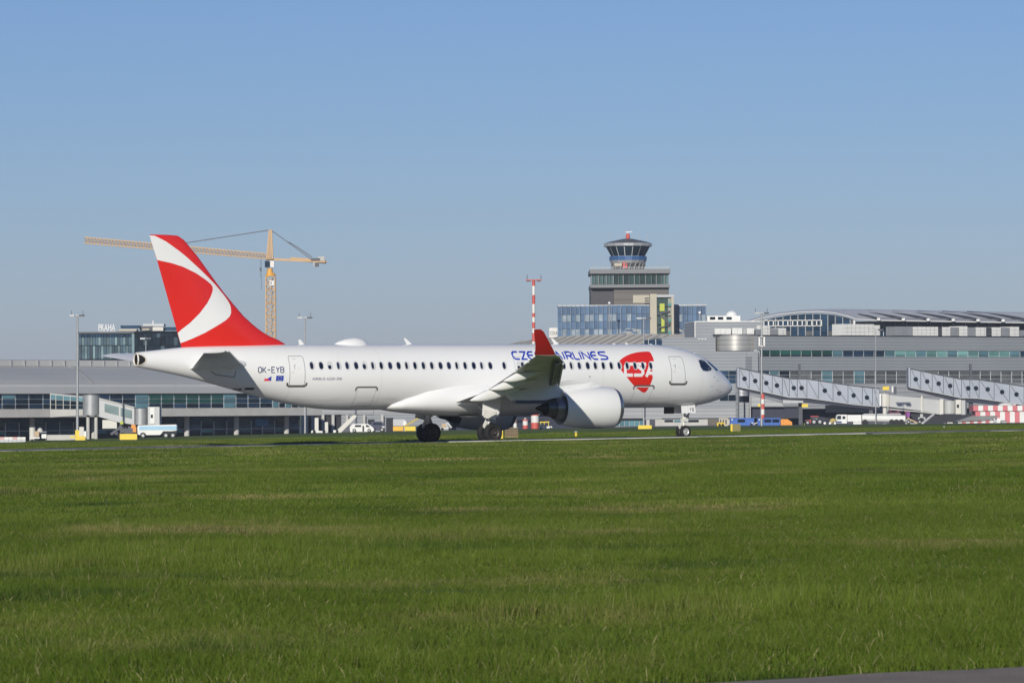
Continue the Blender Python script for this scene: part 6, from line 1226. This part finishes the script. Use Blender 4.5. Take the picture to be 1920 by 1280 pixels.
T = Fr('white_ladder_cart', 'small white maintenance cart with a slanted ladder between the main wheels', 'cart', 832, 640, 0); M = MB(); M.beam(T.pt(838, 792), T.pt(847, 801), .12); M.beam(T.pt(836, 793), T.pt(840, 803), .1); M.build('ladder', WWH, T.root); T.box('deck', WWH, 826, 801.5, 846, 803.5, 0, 1); T.box('cover', mat('tan_belt', (.50, .36, .22), .6), 828, 794, 836, 801, .1, .8); wheels(T, (829, 843), .22, 0, .9, False)
T = Fr('equipment_cart', 'low white cart with a yellow top frame just behind the engine exhaust', 'cart', 1020, 625, 0); T.box('deck', BWH, 1011, 799, 1035, 802.5, 0, 1.2); T.box('top_frame', YEL, 1012, 790, 1030, 792, 0, 1.2)
for x in (1013, 1020, 1028): T.box('post', YEL, x, 792, x + 1, 799, 0, .1)
wheels(T, (1014, 1032), .15, 0, 1, False)
# things standing in the grass beyond the taxiway
def taxi_sign(x0, x1, y0, yb, Y, lab, beta=0, mt=YEL):
    T = Fr('taxiway_sign', lab, 'sign', (x0 + x1) / 2, Y, beta, 'yellow sign boxes in the grass'); p = T.Z((x0 + x1) / 2, yb); T.root.location.z += 0
    a, b = T.U(x0, 0, yb), T.U(x1, 0, yb); zt = T.Z((x0 + x1) / 2, y0); zb = T.Z((x0 + x1) / 2, yb)
    M = MB(); M.prism([(a + .02, zb), (b - .02, zb), (b, zb + .06), (b, zt - .05), (b - .05, zt), (a + .05, zt), (a, zt - .05), (a, zb + .06)], 0, .28); M.build('sign_box', mt, T.root)
    M = MB(); M.box(a + .1, a + .2, .08, .2, -.1, zb + .05); M.box(b - .2, b - .1, .08, .2, -.1, zb + .05); M.build('sign_leg', STEELD, T.root); return T
def zY(px, py):   # depth at which the ground lies on pixel row py
    lo, hi = 300, 640
    for _ in range(30):
        mid_ = (lo + hi) / 2; p = W(px, py, mid_)
        if p.z > G(p.x, p.y): hi = mid_
        else: lo = mid_
        if W(px, py, mid_).z < G(W(px, py, mid_).x, mid_): lo = lo
    return mid_
taxi_sign(224.5, 257, 813, 824, 410, 'bright yellow sign box in the grass under the tail'); taxi_sign(1196.5, 1222, 797, 805, 520, 'flat yellow sign box in the grass left of the nose wheel')
T = taxi_sign(1370, 1373.5, 794, 812, 306, 'tall yellow sign edge in the grass right of the nose wheel'); T.box('sign_face', mat('dull_olive_face', (.22, .19, .06), .6, 0, .15, 2), 1373.7, 794.5, 1388.5, 809.5, .02, .26)
T = Fr('edge_light', 'small yellow taxiway edge light in the grass under the engine', 'light', 1080, 280, 0); c = T.pt(1080, 812); M = MB(); M.cyl((0, 0, 0), (0, 0, T.Z(1080, 810)), .085, .075, n=14); M.build('stem', YEL, T.root, True); M = MB(); M.cyl((0, 0, T.Z(1080, 810)), (0, 0, T.Z(1080, 808)), .14, n=14); M.build('lamp_head', STEEL, T.root, True)
T = Fr('marker_cone', 'thin yellow marker wedge right behind the near main wheel', 'marker', 941.5, 265, 0); sprism(T, 'wedge', YEL, [(938, 824.5), (943.2, 824.5), (943, 806), (942, 806)], 0, .15)
T = Fr('pallet_stack', 'stack of brown wooden pallets behind the near main wheel', 'pallet stack', 958, 276, 0)
WOOD = mat('weathered_wood', (.26, .19, .11), .8, 0, .2, 4)
for k, y in enumerate((801.5, 805.5, 809.2, 812.6, 815.8)): T.box('board_layer', WOOD, 946.5, y, 971.5, y + 2.3, 0, .9)
for k, y in enumerate((803.8, 807.8, 811.5, 814.9)):
    for x in (948, 957.5, 968): T.box('block', STEELD if k < 2 else WOOD, x, y, x + 2.5, y + (1.7 if k < 2 else 1.0), .1, .9)
T.box('gap_shade_core', STEELD, 947.5, 803.5, 970.5, 817.5, .08, .8); T.box('bottom_board', WOOD, 946.5, 818.2, 971.5, None, 0, .9)  # dark box added inside, painted shade for the gaps between boards
for px, y, lab in ((1770, 808, 'tiny pale marker stub in the grass, left of two on the right side'), (1834, 807, 'tiny dark marker stub in the grass, right of two on the right side')):
    T = Fr('ground_marker', lab, 'marker', px, 330, 0); M = MB(); M.cyl((0, 0, -.1), (0, 0, .16), .07, n=10); M.build('stub', STEEL if px < 1800 else STEELD, T.root)

# ================================================================ AIR
hz_ = mat('dummy', (.5, .5, .5)); MC.pop('dummy'); bpy.data.materials.remove(hz_)
hm = bpy.data.materials.new('thin_haze'); hm.use_nodes = True; n = hm.node_tree; n.nodes.remove(n.nodes['Principled BSDF'])
pv = n.nodes.new('ShaderNodeVolumePrincipled'); pv.inputs['Color'].default_value = (.76, .86, 1, 1); pv.inputs['Density'].default_value = .00010
n.links.new(pv.outputs[0], n.nodes['Material Output'].inputs['Volume'])
M = MB(); M.box(-4200, 4200, -2900, 5200, -30, 72); tag(M.build('haze', hm), kind='stuff')
